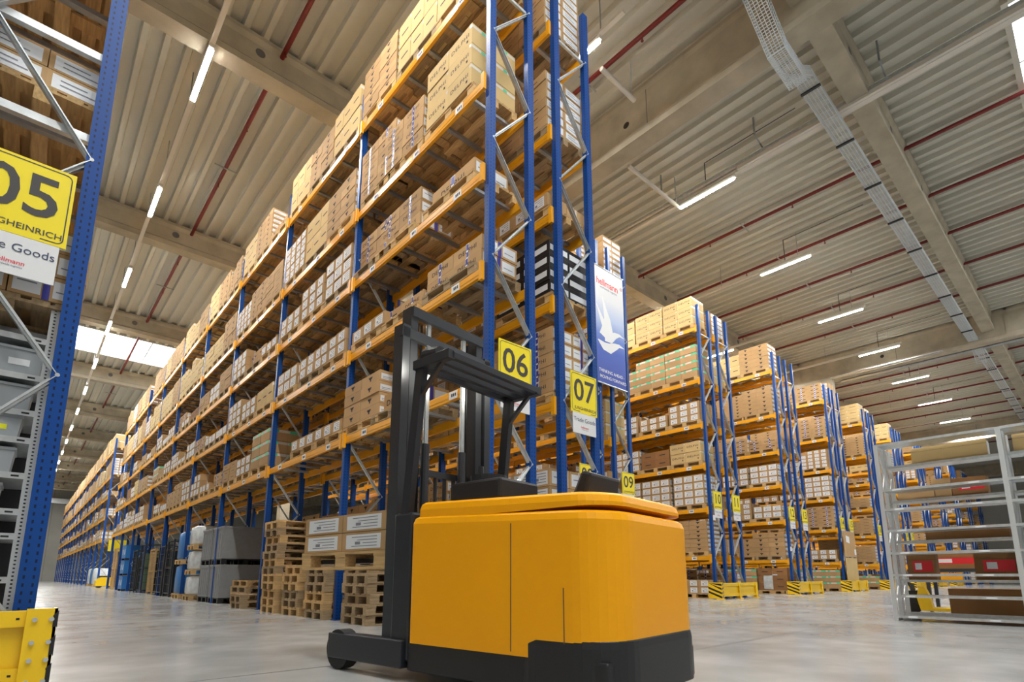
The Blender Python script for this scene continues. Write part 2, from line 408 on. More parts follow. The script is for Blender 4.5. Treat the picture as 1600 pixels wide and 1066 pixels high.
for ai, (ax, an) in enumerate(aisles):
    y_start = -7.0 if ai in (0, 2) else 5.85
    ys = [1.1 + 5.72 * q for q in range(-1, 17)]
    if ai > 0: ys = ys[2:9] if ai < 4 else ys[2:7]
    mb = MB(); w = .05
    if ai == 1:
        mb.prism([(ax - w, LZ + .14), (ax + w, LZ + .14), (ax + w, LZ + .20), (ax - w, LZ + .20)], 5.3, 60, 'trunk')
    else:
        mb.prism([(ax - w, LZ + .12), (ax + w, LZ + .12), (ax + w, LZ + .20), (ax - w, LZ + .20)], y_start, 99 if ai == 0 else 60, 'trunk')
    if ai == 2:
        mb.prism([(ax - .13, LZ + .13), (ax + .13, LZ + .13), (ax + .13, LZ + .24), (ax - .13, LZ + .24)], -7, 5.8, 'trunk')
        mb.tube((ax + .02, -7, LZ + .34), (ax + .02, 12.0, LZ + .34), .10, 'galv', 14)
    t = tag(link('light_trunking', mb.mesh('light_trunking')), 'long pale trunking rail carrying the tube lights over the ' + an, 'trunking', 'ceiling light trunking')
    for q in range(40):                                    # hangers up to the deck
        yy = (y_start if ai != 1 else 5.4) + .5 + 2.9 * q
        if yy > (98 if ai == 0 else 59): break
        if ai == 2:
            link('hanger', HANG2, (ax, yy, 0), t)
        else:
            link('hanger', HANG1, (ax, yy, 0), t)
    for j, y in enumerate(ys):
        if ai == 1 and y < 5: continue
        if ai == 0: lab = '%s tube light from the back wall, over the %s' % (ORD[len(ys) - 1 - j], an)
        else: lab = '%s tube light counted from the near side, over the %s' % (ORD[j], an)
        t = thing('tube_light', (ax, y, LZ + .0), lab, 'ceiling light', 'tube lights under the roof')
        link('housing', LH, parent=t); link('diffuser', LD, parent=t)
# dark feed cables that drop onto the lamps on the right
for q, (ax, an) in enumerate(aisles[2:8]):
    mb = MB(); yy = 6.9 - .1; mb.tube((ax, yy, LZ + .2), (ax, yy, DECK - .06), .014, 'dark', 6); mb.tube((ax, yy, DECK - .06), (ax, yy - 2.6, DECK - .04), .011, 'dark', 6)
    tag(link('feed_cable', mb.mesh('feed_cable')), 'dark cable dropping to the lamp over the ' + an, 'cable', 'lamp feed cables')
# short cross conduits
for (a, b, lab) in (((8.41, 6.35), (9.66, 6.35), 'short pale cross conduit hanging beside the top of rack seven'), ((11.3, 7.72), (13.85, 7.72), 'short pale cross conduit joining the trunking over the aisle between racks nine and ten')):
    mb = MB(); mb.tube((*a, LZ + .05), (*b, LZ + .05), .055, 'trunk', 10)
    mb.tube((b[0] - .1, b[1], LZ + .05), (b[0] - .1, b[1], DECK), .02, 'galv', 8)
    tag(link('cross_conduit', mb.mesh('cross_conduit')), lab, 'conduit')
# sprinkler pipes
PZ = 12.80
names = {3.2: 'over the aisle between racks five and six', 9.1: 'above racks seven and eight beside the main girder'}
px = [-2.7, .3 - 0.0, 3.2, 6.15, 9.1, 17.56, 20.5, 23.4, 26.3, 29.2, 35.5, 38.5, 41.4, 44.4, 47.4, 50.3, 53.3, 59, 62, 65]
for q, x in enumerate(px):
    if x == .3: continue
    mb = MB(); mb.tube((x, YB + .5, PZ), (x, YF - .5, PZ), .055, 'pipe', 10)
    lab = 'red sprinkler pipe ' + (names.get(x) or ('over racks five, left of the aisle lights' if x < 3 else 'above racks six and seven, hidden mostly behind cartons' if x < 8 else '%s one right of the main girder, under the roof' % ORD[q - 5]))
    t = tag(link('sprinkler_pipe', mb.mesh('sprinkler_pipe')), lab, 'pipe', 'sprinkler pipes')
    br = MB(); y = 7.3
    while y < 80: br.box(x - .32, x + .32, y - .02, y + .02, PZ - .075, PZ - .05, 'galv_dark'); br.box(x - .012, x + .012, y - .012, y + .012, PZ, DECK - .01, 'galv_dark'); y += 9.13
    part('pipe_bracket', br, t)
    hd = MB(); y = YB + 1.3
    while y < 60: hd.tube((x, y, PZ - .05), (x, y, PZ - .15), .018, 'pipe', 6); hd.tube((x, y, PZ - .15), (x, y, PZ - .16), .035, 'pipe', 8); y += 2.9
    part('sprinkler_head', hd, t)
# wire mesh cable tray beside the near roof girder
def mesh_tray(mb, a, b, w, h, pitch=.05):
    a = Vector(a); b = Vector(b); d = (b - a); L = d.length; d.normalize(); r = d.cross(Vector((0, 0, 1))).normalized(); u = r.cross(d).normalized()
    for sx, sz in ((-1, 0), (-.6, 0), (-.2, 0), (.2, 0), (.6, 0), (1, 0), (-1, 1), (1, 1), (-1, .5), (1, .5)):
        o = r * sx * w / 2 + u * sz * h
        mb.bar(a + o, b + o, .012, .012, 'wirem')
    n = int(L / pitch)
    for i in range(n + 1):
        p = a + d * (L * i / n)
        mb.bar(p - r * w / 2, p + r * w / 2, .013, .013, 'wirem', up=d)
        for s_ in (-1, 1): mb.bar(p + r * s_ * w / 2, p + r * s_ * w / 2 + u * h, .013, .013, 'wirem', up=d)
mb = MB()
mesh_tray(mb, (8.3, 3.30, 12.25), (10.15, 3.30, 11.12), .34, .30, .055)
mesh_tray(mb, (10.15, 3.30, 11.10), (11.25, 3.30, 11.10), .34, .28, .055)
mesh_tray(mb, (11.15, 3.32, 11.20), (11.9, 3.32, 11.72), .30, .2, .06)
mesh_tray(mb, (11.9, 3.36, 11.78), (33.2, 3.36, 11.78), .36, .12, .05)
mesh_tray(mb, (33.2, 3.34, 11.75), (34.2, 3.34, 11.05), .36, .12, .12)
mesh_tray(mb, (34.2, 3.34, 11.75), (60.0, 3.34, 11.75), .36, .12, .16)
tag(link('cable_tray', mb.mesh('cable_tray')), 'grey wire mesh cable tray running beside the near roof girder', 'cable tray')
mb = MB(); mb.box(-.03, .03, 3.14, 3.56, 11.72, 11.765, 'dark'); TBR = mb.mesh('tray_bracket')
x = 12.3
while x < 58: link('tray_bracket', TBR, (x, 0, 0), bpy.data.objects['cable_tray']); x += 2.35
mb = MB()
mb.box(33.65, 33.95, -4, 9.4, DB + .1, DB + .13, 'galv'); mb.box(33.65, 33.67, -4, 9.4, DB + .1, DB + .22, 'galv')
mb.box(32.3, 32.6, 4.5, 9.5, DB - .02, DB + .0, 'galv')
tag(link('cable_channel', mb.mesh('cable_channel')), 'flat grey cable channel along the second main girder', 'cable tray')

# ------------------------------------------------------------------ racks
FD = 0.79; BAYP = 3.72; Y0A = 4.69; Y0B = 8.42
FRAME_H = 9.67
LV6 = [2.97, 4.42, 5.78, 7.13, 8.95]
LVB = [1.30, 2.79, 4.19, 5.55, 7.06, 8.90]
UPW = .105
def upright_mesh(h):
    mb = MB()
    prof = [(-.052, -.042), (.052, -.042), (.052, .042), (.034, .042), (.030, -.022), (-.030, -.022), (-.034, .042), (-.052, .042)]
    n = len(mb.v); k = mb.mi('blue'); c = len(prof)
    for z in (0, h):
        for a, b in prof: mb.v.append((a, b, z))
    for i in range(c): j = (i + 1) % c; mb.f.append((n + i, n + j, n + c + j, n + c + i)); mb.m.append(k)
    mb.f.append(tuple(n + c + i for i in range(c))); mb.m.append(k)
    mb.box(-.08, .08, -.07, .07, 0, .012, 'blue')
    return mb.mesh('upright')
UPM = upright_mesh(FRAME_H)
UPM5 = UPM
_br = {}
def bracing_mesh(flip, w):
    key = (flip, round(w, 2))
    if key in _br: return _br[key]
    mb = MB(); a, b = w - .07, .07; z = .36 if not flip else .43
    x0, x1 = (a, b)
    pts = [(x0, z)]
    cur = 0
    while z < FRAME_H - 1.2:
        z += (.88 if cur == 0 else .78); cur ^= 1
        pts.append((b if cur else a, z))
    for (xa, za), (xb, zb) in zip(pts[:-1], pts[1:]):
        mb.bar((xa, 0, za), (xb, 0, zb), .032, .045, 'galv', up=(0, 1, 0))
        mb.bar((xa, -.022, za), (xb, -.022, zb), .006, .05, 'galv', up=(0, 1, 0))
    for xx, zz in pts: mb.tube((xx, -.045, zz), (xx, .045, zz), .014, 'galv', 8)
    mb.bar((a, 0, pts[-1][1]), (b, 0, pts[-1][1]), .03, .04, 'galv'); mb.bar((a, 0, pts[0][1]), (b, 0, pts[0][1]), .03, .04, 'galv')
    _br[key] = mb.mesh('bracing'); return _br[key]
BL = BAYP - .0
def beam_mesh():
    mb = MB(); e = .055
    # beam lies along +Y from 0 to BL, its top at z = 0, its face at x = 0 (towards -x)
    mb.prism([(0, -.125), (.045, -.125), (.045, -.03), (.045, 0), (.012, 0), (0, -.012)], e, BL - e, 'beam')
    mb.prism([(-.003, -.085), (0, -.085), (0, -.05), (-.003, -.05)], e, BL - e, 'beam')
    for y in (e - .03, BL - e - .03):
        mb.box(-.045, .0, y, y + .06, -.20, .05, 'beam')
    return mb.mesh('beam')
BM = beam_mesh()
BM_B = MB()
def bar_mesh():
    mb = MB(); mb.prism([(-.03, -.035), (.03, -.035), (.03, 0), (.022, 0), (.022, -.027), (-.022, -.027), (-.022, 0), (-.03, 0)], 0, 1, 'galv_dark'); return mb
def supp_mesh():
    mb = MB(); mb.box(.05, FD - .05, -.03, .03, -.045, -.002, 'galv_dark'); return mb.mesh('support_bar')
SB = supp_mesh()
loclab = MB(); loclab.box(-.006, -.001, -.085, .085, -.05, .05, 'label')
for q in range(3): loclab.box(-.0075, -.006, -.06 + q * .035, -.04 + q * .038, -.02, .02, 'ink')
LOCL = loclab.mesh('location_label')

def merged(name, items, parent, label=None):
    # items: (mesh, location, mirror) -> one mesh
    vs = []; fs = []; ms = []; mats = []; n = 0
    for me, loc, mir in items:
        v = np.empty(len(me.vertices) * 3); me.vertices.foreach_get('co', v); v = v.reshape(-1, 3)
        if mir: v = v * np.array((-1, -1, 1))
        v = v + np.array(loc)
        for mt in me.materials:
            if mt not in mats: mats.append(mt)
        mp = [mats.index(x) for x in me.materials]
        for p in me.polygons: fs.append(tuple(n + i for i in p.vertices)); ms.append(mp[p.material_index])
        vs.append(v); n += len(v)
    me = bpy.data.meshes.new(name); me.from_pydata(np.concatenate(vs).tolist(), [], fs)
    for x in mats: me.materials.append(x)
    me.polygons.foreach_set('material_index', ms)
    o = link(name, me, parent=parent); o['kind'] = 'stuff'
    if label: o['label'] = label
    return o
def emit(name, items, parent, limit=96, children=None):
    items = sorted(items, key=lambda t: (Vector(t[1]) + parent.location - CAMP).length)
    for me, loc, mir in items[:limit]:
        o = link(name, me, loc, parent)
        if mir: o.rotation_euler = (0, 0, math.pi); 
        if children: children(o, loc, mir)
    if items[limit:]: merged(name, items[limit:], parent)

occl = MB()                                       # everything that hides cartons, for ranking only
RACKS = {}
def rack(num, xl, y0, nb, levels, face, label, lab_levels=0, bars=3, flip=False, inset=0.0):
    """face: -1 the aisle side is the low-x side, +1 the high-x side"""
    t = thing('pallet_rack', (xl, y0, 0), label, 'rack', 'blue and orange pallet racks')
    ups = []; brs = []
    for b in range(nb + 1):
        for x in (.052, FD - .052): ups.append((UPM, (x, b * BAYP, 0), False))
        brs.append((bracing_mesh(flip, FD), (0, b * BAYP, 0), False))
    emit('upright', ups, t); emit('bracing', brs, t)
    beams = []
    for b in range(nb):
        for z in levels:
            beams.append((BM, (-.004, b * BAYP, z), False)); beams.append((BM, (FD + .004 - inset, b * BAYP + BL, z), True))
            occl.box(xl, xl + .05, y0 + b * BAYP, y0 + b * BAYP + BL, z - .13, z, 'beam')
    def kids(o, loc, mir):
        front = (not mir and face < 0) or (mir and face > 0)
        if front and loc[1] + (0 if not mir else -BL) < lab_levels * BAYP - .1:
            for yy in ((.62, 1.72, 3.0) if not mir else (.7, 1.9, 3.0)): link('location_label', LOCL, (0, yy, -.065), o)
    # a mirrored beam is the same mesh turned half round, so its origin sits at the far end
    emit('beam', beams, t, 96, kids)
    sb = []
    for b in range(nb if bars else 0):
        for z in levels:
            for s in range(3):
                for k in range(2): sb.append((SB, (0, b * BAYP + .14 + s * 1.18 + .28 + k * .62, z), False))
    if sb: emit('support_bar', sb, t, 96)
    RACKS[num] = dict(t=t, xl=xl, y0=y0, nb=nb, levels=levels, face=face)
    return t
rack('05', -.68, Y0A, 4, [2.43, 4.08, 5.3, 6.7, 8.3], +1, 'pallet rack at the left edge of the picture, carrying the number five sign', 0, inset=.06)
for z_, lab_ in ((3.20 + CH, 'lower'), (3.91 + CH, 'upper')):
    mb = MB(); mb.box(.05, FD - .1, .02, .07, -.03, .03, 'galv'); part('cross_tie', mb, RACKS['05']['t'], (0, 0, z_), label='%s silver cross tie of the near frame' % lab_)
rack('06', 3.79, Y0A, 9, LV6, -1, 'long pallet rack along the right side of the aisle, carrying the number six sign', 3)
rack('07', 5.03, Y0A, 9, LV6, +1, 'pallet rack standing back to back behind rack six, carrying the number seven sign', 0, flip=True)
rack('06b', 3.79, 43.4, 14, LV6, -1, 'far pallet rack beyond the passage at the end of the long rack six', 0)
LASTX = [(9.86, 11.07), (15.88, 17.10), (21.73, 22.96), (27.49, 28.60), (33.22, 34.3), (38.7, 39.9), (44.3, 45.5), (49.9, 51.1), (55.4, 56.6), (61, 62.2), (66.6, 67.8)]
nn = 8
for (xa, xb) in LASTX:
    rest = 'the 08' if nn == 8 else ''
    deep = 4 if nn < 16 else 2
    for x, face, fl in ((xa, -1, False), (xb, +1, True)):
        num = '%02d' % nn
        if nn <= 15: lab = 'pallet rack in the row beyond the cross aisle, carrying the number %s sign' % NW[num]
        else: lab = 'distant pallet rack right of rack fifteen, %s of those without a readable sign' % ORD[nn - 16]
        rack(num, x, Y0B, deep, LVB, face, lab, 1 if (nn in (10, 12, 14, 16)) else 0, bars=3 if nn < 16 else 0, flip=fl)
        nn += 1

# ------------------------------------------------------------------ cartons
# a style gives pieces for the body, and for parts (shipping_label, tape); front is -x, end is -y
def carton_pieces(w, d, h, style, textured):
    """w along y, d along x, origin bottom centre"""
    x0, x1, y0, y1 = -d / 2, d / 2, -w / 2, w / 2; e = .0015
    body = MB(); lab = MB(); tp = MB()
    mat = {'plain': 'card_light', 'delphi': 'card_light', 'T': 'card', 'blue': 'card', 'label': 'card', 'white': 'card', 'green': 'card', 'black': 'black', 'brown': 'card_dark', 'end': 'card'}[style]
    body.box(x0, x1, y0, y1, 0, h, mat)
    # lid gap
    def fq(mb, ya, yb, za, zb, m, ee=e):           # on the front face (-x); ya,yb fractions, measured along -y to +y
        mb.quad([(x0 - ee, y0 + w * yb, h * za), (x0 - ee, y0 + w * ya, h * za), (x0 - ee, y0 + w * ya, h * zb), (x0 - ee, y0 + w * yb, h * zb)], m)
    def bq(mb, ya, yb, za, zb, m, ee=e):           # same on the back (+x) so either aisle sees it
        mb.quad([(x1 + ee, y0 + w * ya, h * za), (x1 + ee, y0 + w * yb, h * za), (x1 + ee, y0 + w * yb, h * zb), (x1 + ee, y0 + w * ya, h * zb)], m)
    def eq(mb, xa, xb, za, zb, m, ee=e):           # on the end face (-y)
        mb.quad([(x0 + d * xa, y0 - ee, h * za), (x0 + d * xb, y0 - ee, h * za), (x0 + d * xb, y0 - ee, h * zb), (x0 + d * xa, y0 - ee, h * zb)], m)
    def uq(mb, ya, yb):
        mb.quad([(x0, y0 + w * ya, h + e), (x1, y0 + w * ya, h + e), (x1, y0 + w * yb, h + e), (x0, y0 + w * yb, h + e)], 'tape')
    for f_ in (fq, bq):
        f_(body, 0, 1, .0, .018, 'seam')
    eq(body, 0, 1, 0, .018, 'seam')
    if style == 'T':
        for f_ in (fq, bq):
            f_(body, .40, .60, .60, .72, 'ink'); f_(body, .47, .53, .30, .60, 'ink'); f_(body, .43, .57, .50, .64, 'ink')
        eq(lab, .06, .94, .18, .72, 'label'); eq(body, .12, .5, .40, .45, 'inkgrey', 2 * e); eq(body, .12, .42, .27, .31, 'inkgrey', 2 * e)
    elif style in ('delphi', 'plain'):
        if textured and style == 'delphi':
            put_text(body, 'DELPHI', 'ink', (x0 - e, 0, h * .55), (0, -1, 0), (0, 0, 1), min(h * .34, w * .16), .005, 1.15, 1.35)
            fq(body, .15, .22, .22, .34, 'ink')
        else:
            fq(body, .22, .78, .48, .54, 'ink')
        bq(body, .22, .78, .48, .54, 'ink')
        if textured and style == 'plain': pass
        eq(tp, 0, 1, .80, .93, 'tape'); fq(tp, 0, .08, .80, .93, 'tape')
        if style == 'delphi': eq(tp, .42, .6, .80, .93, 'green', 2 * e)
    elif style == 'blue':
        fq(tp, .44, .54, 0, 1, 'label'); fq(tp, .45, .53, .08, .42, 'bluetape', 2 * e); fq(tp, .45, .53, .55, .95, 'bluetape', 2 * e)
        bq(tp, .44, .54, 0, 1, 'label'); bq(tp, .45, .53, .08, .42, 'bluetape', 2 * e); bq(tp, .45, .53, .55, .95, 'bluetape', 2 * e)
        eq(tp, .44, .54, 0, 1, 'bluetape')
        if textured: put_text(body, 'DELPHI', 'ink', (x0 - e * 1.3, -.0, h * .5), (0, -1, 0), (0, 0, 1), min(h * .42, w * .15), .005, 1.1, 1.3)
        else: fq(body, .2, .42, .42, .58, 'ink'); fq(body, .56, .76, .42, .58, 'ink')
        eq(lab, .05, .42, .15, .85, 'label'); eq(lab, .58, .95, .15, .85, 'label')
        eq(body, .10, .36, .55, .60, 'inkgrey', 2 * e); eq(body, .62, .88, .40, .45, 'inkgrey', 2 * e)
    elif style in ('label', 'white'):
        k = .10 if style == 'white' else .18
        fq(lab, k, 1 - k, .12, .88, 'label'); bq(lab, k, 1 - k, .12, .88, 'label')
        for j, zz in enumerate((.72, .56, .40, .24)):
            fq(body, k + .08, .86 - .13 * (j % 3) - k, zz, zz + .04, 'inkgrey', 2 * e)
        fq(body, .56, .68, .34, .50, 'inkgrey', 2.2 * e)
        eq(tp, .46, .54, 0, 1, 'tape')
        if style == 'white': eq(lab, .1, .9, .15, .85, 'label'); eq(body, .2, .7, .5, .56, 'inkgrey', 2 * e)
    elif style == 'end':
        eq(lab, .08, .92, .12, .86, 'label'); fq(body, .3, .7, .42, .50, 'ink'); eq(body, .2, .6, .60, .66, 'inkgrey', 2 * e); eq(body, .2, .75, .35, .41, 'inkgrey', 2 * e)
        bq(body, .3, .7, .42, .5, 'ink')
    elif style == 'green':
        for f_ in (fq, bq): f_(tp, 0, 1, .72, .94, 'tape'); f_(tp, 0, .32, .70, .95, 'green', 2 * e); f_(tp, .7, .86, .70, .95, 'green', 2 * e)
        eq(tp, 0, 1, .72, .94, 'tape'); eq(tp, .1, .5, .7, .95, 'green', 2 * e)
    elif style == 'black':
        fq(lab, .08, .92, .28, .72, 'label'); eq(lab, .05, .95, .28, .72, 'label')
    elif style == 'brown':
        fq(body, .3, .7, .45, .55, 'ink')
    if textured: uq(tp, .46, .54)
    return body, lab, tp
_cm = {}
def carton_parts(key, textured):
    k = (key, textured)
    if k not in _cm: _cm[k] = carton_pieces(*key, textured)
    return _cm[k]
_cmesh = {}
def carton_meshes(key):
    if key not in _cmesh:
        b, l, t = carton_parts(key, True)
        _cmesh[key] = (b.mesh('carton'), l.mesh('shipping_label') if l.f else None, t.mesh('tape') if t.f else None)
    return _cmesh[key]

# load types: (style, cartons along y, along x, width, depth, height)
TYPES = {
    'Tflat': ('T', 2, 2, .60, .40, .135), 'Tlow': ('T', 2, 2, .60, .40, .175), 'big': ('delphi', 2, 2, .55, .40, .33), 'tall': ('plain', 3, 1, .38, .78, .46),
    'blue': ('blue', 2, 1, .62, .60, .21), 'bluel': ('blue', 2, 2, .60, .40, .185), 'label': ('label', 3, 2, .37, .40, .21), 'label4': ('label', 4, 2, .29, .40, .17),
    'white': ('white', 3, 2, .36, .38, .24), 'green': ('green', 2, 2, .58, .40, .27), 'black': ('black', 2, 2, .56, .40, .20), 'end': ('end', 2, 2, .58, .40, .155),
    'brown': ('brown', 2, 2, .56, .38, .28), 'wide': ('blue', 1, 1, 1.0, .60, .30),
}
WORD = {'T': 'kraft carton with arrow print', 'delphi': 'tan printed carton', 'plain': 'tall tan carton', 'blue': 'kraft carton with blue tape', 'label': 'kraft carton with front label',
        'white': 'white-labelled carton', 'green': 'carton with green tape', 'black': 'black carton with white stripe', 'end': 'kraft carton with end label', 'brown': 'brown carton'}
rnd = random.Random(7)
cands = []      # cartons: dict(key, loc, label, group)
pals = []       # pallets: dict(loc, label, group, rz, old)
def load(num, x, y, z, typ, layers, where, mirror=False, ragged=True, shift=0.0, pallet=True, rot=0.0):
    """x, y centre of the pallet; z its underside"""
    st, ny, nx, w, d, h = TYPES[typ]; dy = rnd.uniform(-.03, .03) + shift
    if pallet: pals.append(dict(loc=(x, y + dy, z + .001), label='%s' % where, num=num, rz=math.pi / 2, old=rnd.random() < .3, typ=typ, st=st)); zz = z + .145
    else: zz = z + .001
    idx = 0
    ymax = ny; missing = rnd.randrange(ny + 2)
    for L in range(layers):
        for i in range(ny):
            for j in range(nx):
                if 0 < i < ny - 1 and 0 < j < nx - 1 and L < layers - 1: continue
                if ragged and L == layers - 1 and i > missing and layers > 2: continue
                cx = x + (j - (nx - 1) / 2) * (d + .004) + rnd.uniform(-.006, .006)
                cy = y + dy + ((i - (ny - 1) / 2) * (w + .005)) + rnd.uniform(-.003, .003)
                pos = ('near' if i == 0 else 'far' if i == ny - 1 else 'middle' if ny == 3 else 'inner near' if i == 1 else 'inner far')
                if nx > 1: pos += (' left' if j == 0 else ' right')
                cands.append(dict(key=(w, d, h, st), loc=(cx, cy, zz + L * (h + .003)), num=num, lab=(WORD[st], ORD[L], pos, where)))
def W(num, b, s, l): return '%s pallet, beam level %s, rack %s' % (ORD[b * 3 + s], ['zero', 'one', 'two', 'three', 'four', 'five', 'six'][l], NW[num])
specific = {
 ('06', 0, 5): [('tall', 2, 0), ('tall', 2, 0), ('Tflat', 7, .0)], ('06', 1, 5): [('tall', 2, 0), ('Tflat', 6, 0), ('tall', 2, 0)], ('06', 2, 5): [('Tflat', 1, 0), ('Tflat', 7, 0), ('tall', 2, 0)],
 ('06', 0, 4): [('big', 3, .22), ('bluel', 4, .28), ('bluel', 5, -.05)], ('06', 1, 4): [('Tlow', 5, 0), ('tall', 2, 0), ('label4', 5, 0)], ('06', 2, 4): [('end', 5, 0), ('Tflat', 6, 0), ('label4', 4, 0)],
 ('06', 0, 3): [('wide', 1, .2), ('blue', 3, .45), ('blue', 3, .0)], ('06', 1, 3): [('white', 3, 0), ('label', 3, 0), ('label', 2, 0)], ('06', 2, 3): [('label', 1, 0), ('blue', 2, 0), ('label', 3, 0)],
 ('06', 0, 2): [('blue', 2, .15), ('blue', 1, .3), ('label', 1, .0)], ('06', 1, 2): [('label', 2, 0), ('label', 2, -.2), ('white', 2, 0)], ('06', 2, 2): [('tall', 1, 0), ('label', 2, 0), ('label', 3, 0)],
 ('06', 0, 1): [None, ('wide', 1, .3), ('Tlow', 4, .1)], ('06', 1, 1): [('label', 1, 0), ('label', 1, 0), None], ('06', 2, 1): [('green', 3, 0), ('label', 2, 0), ('end', 3, 0)],
 ('07', 0, 5): [('end', 7, 0), ('end', 6, 0), ('Tflat', 6, 0)], ('07', 0, 4): [('end', 6, 0), ('Tflat', 6, 0), ('label', 4, 0)], ('07', 0, 3): [('label', 1, 0), ('label', 2, 0), ('blue', 2, 0)],
 ('07', 0, 2): [('black', 5, 0), ('label', 4, 0), ('label', 4, 0)], ('07', 0, 1): [('bluel', 6, 0), ('bluel', 6, 0), ('label', 5, 0)], ('07', 0, 0): [('white', 8, 0), ('white', 8, 0), ('bluel', 11, 0)], ('07', 1, 0): [('bluel', 11, 0), ('Tlow', 11, 0), ('bluel', 10, 0)], ('07', 2, 0): [('Tlow', 11, 0), ('bluel', 10, 0), ('white', 7, 0)],
 ('10', 0, 6): [('big', 3, 0), ('big', 3, 0), ('tall', 2, 0)], ('10', 0, 5): [('green', 4, 0), ('green', 4, 0), ('green', 3, 0)], ('10', 0, 4): [('label', 3, 0), ('label', 2, 0), ('label', 3, 0)],
 ('10', 0, 3): [('big', 2, 0), ('brown', 2, 0), ('white', 3, 0)], ('10', 0, 2): [('white', 4, 0), ('white', 4, 0), ('white', 4, 0)], ('10', 0, 1): [('Tflat', 7, 0), ('Tflat', 7, 0), ('end', 6, 0)], ('10', 0, 0): [('label', 2, 0), ('label', 2, 0), ('brown', 3, 0)],
 ('12', 0, 6): [('Tlow', 6, 0), ('tall', 2, 0), ('tall', 2, 0)], ('12', 0, 5): [('Tlow', 6, 0), ('Tflat', 7, 0), ('end', 5, 0)], ('12', 0, 4): [('blue', 2, 0), ('bluel', 3, 0), ('end', 3, 0)],
 ('12', 0, 3): [('white', 3, 0), ('white', 3, 0), ('label', 3, 0)], ('12', 0, 2): [('white', 2, 0), ('label', 3, 0), ('label', 3, 0)], ('12', 0, 1): [('Tlow', 5, 0), ('Tlow', 4, 0), ('label', 3, 0)], ('12', 0, 0): [('brown', 3, 0), ('green', 3, 0), ('brown', 3, 0)],
 ('14', 0, 6): [('bluel', 4, 0), ('bluel', 4, 0), ('tall', 2, 0)], ('14', 0, 5): [('bluel', 6, 0), ('Tflat', 7, 0), ('Tflat', 7, 0)], ('14', 0, 3): [('white', 4, 0), ('white', 4, 0), ('label', 4, 0)], ('14', 0, 2): [('bluel', 5, 0), ('bluel', 5, 0), ('end', 3, 0)],
 ('14', 0, 1): [('label', 2, 0), ('blue', 1, 0), ('label', 2, 0)], ('14', 0, 0): [('green', 4, 0), ('green', 3, 0), ('brown', 3, 0)],
 ('05', 0, 1): [('bluel', 3, 0), ('bluel', 3, 0), ('end', 4, 0)], ('05', 0, 2): [('end', 2, 0), ('end', 3, 0), ('end', 4, 0)], ('05', 0, 3): [('end', 1, 0), ('end', 2, 0), None], ('05', 0, 4): [('end', 5, 0), ('end', 5, 0), None],
}
def fill(num, bays, density=.93, ground=True):
    r = RACKS[num]; xc = r['xl'] + FD / 2; lv = r['levels']
    for b in range(bays):
        for l in range(0 if ground else 1, len(lv) + 1):
            z = 0 if l == 0 else lv[l - 1]; top = lv[l] - .2 if l < len(lv) else z + 1.25
            room = min(top - z - .16, 1.12 if l or num != '07' else 2.2)
            sp = specific.get((num[:2] if num[-1] != 'b' else num, b, l))
            for s in range(3):
                yy = r['y0'] + b * BAYP + .14 + 1.18 * (s + .5) - .02
                if sp is not None:
                    q = sp[s]
                    if q is None: continue
                    typ, n, sh = q
                    mx = int(room / (TYPES[typ][5] + .003)) if l < len(lv) else 9
                    load(num, xc, yy, z, typ, max(1, min(n, mx)), W(num, b, s, l), shift=sh, ragged=False)
                else:
                    if rnd.random() > density: continue
                    if l >= len(lv) - 1: typ = rnd.choice(['tall', 'tall', 'Tflat', 'Tlow', 'end', 'big', 'label4', 'Tflat'])
                    else: typ = rnd.choice(['label', 'label4', 'white', 'blue', 'bluel', 'end', 'Tlow', 'green' if rnd.random() < .3 else 'label', 'big' if rnd.random() < .4 else 'end', 'brown' if rnd.random() < .3 else 'label'])
                    hh = TYPES[typ][5] + .003; mx = max(1, int(room / hh))
                    f_ = (rnd.uniform(.75, 1.0) if (l >= len(lv) - 1 or l == 0) else rnd.uniform(.2, .7 if num[:2] == '06' else .85))
                    load(num, xc, yy, z, typ, max(1, int(round(mx * f_))), W(num, b, s, l))
fill('05', 2, ground=False)
fill('06', 9, ground=False); fill('07', 9); fill('06b', 14, ground=False)
for q in range(8, 30):
    fill('%02d' % q, 3 if q < 16 else 1)

# ------------------------------------------------------------------ pallets
def pallet_pieces():
    # long side 1.2 along x, short side 0.8 along y, origin bottom centre
    t = MB(); b = MB(); s = MB(); mt = 'wood'
    for yc, w in ((-.3275, .145), (-.18, .1), (0, .145), (.18, .1), (.3275, .145)): t.box(-.6, .6, yc - w / 2, yc + w / 2, .122, .144, mt)
    for xc in (-.5275, 0, .5275): t.box(xc - .0725, xc + .0725, -.4, .4, .1, .122, mt)
    for xc in (-.5275, 0, .5275):
        for yc, w in ((-.35, .1), (0, .145), (.35, .1)): b.box(xc - .0725, xc + .0725, yc - w / 2, yc + w / 2, .022, .1, mt)
    for yc, w in ((-.35, .1), (0, .145), (.35, .1)): s.box(-.6, .6, yc - w / 2, yc + w / 2, 0, .022, mt)
    return t, b, s
pt, pb, ps = pallet_pieces()
skid = MB()
for xc in (-.5275, 0, .5275): skid.box(xc - .0725, xc + .0725, -.05, .05, .021, .1, 'wood')
skid.box(-.6, .6, -.05, .05, 0, .022, 'wood')
PAL_T, PAL_K = pt.mesh('deck_boards'), skid.mesh('skid')
def pallet_parts(t, old=False):
    link('deck_boards', PAL_TO if old else PAL_T, parent=t)
    for yy in (-.345, 0, .345): link('skid', PAL_KO if old else PAL_K, (0, yy, 0), parent=t)
whole = MB(); whole.add(pt).add(pb).add(ps); PAL_W = whole.mesh('pallet')
def recol(me, a, b):
    c = me.copy(); c.materials[0] = M[b]; return c
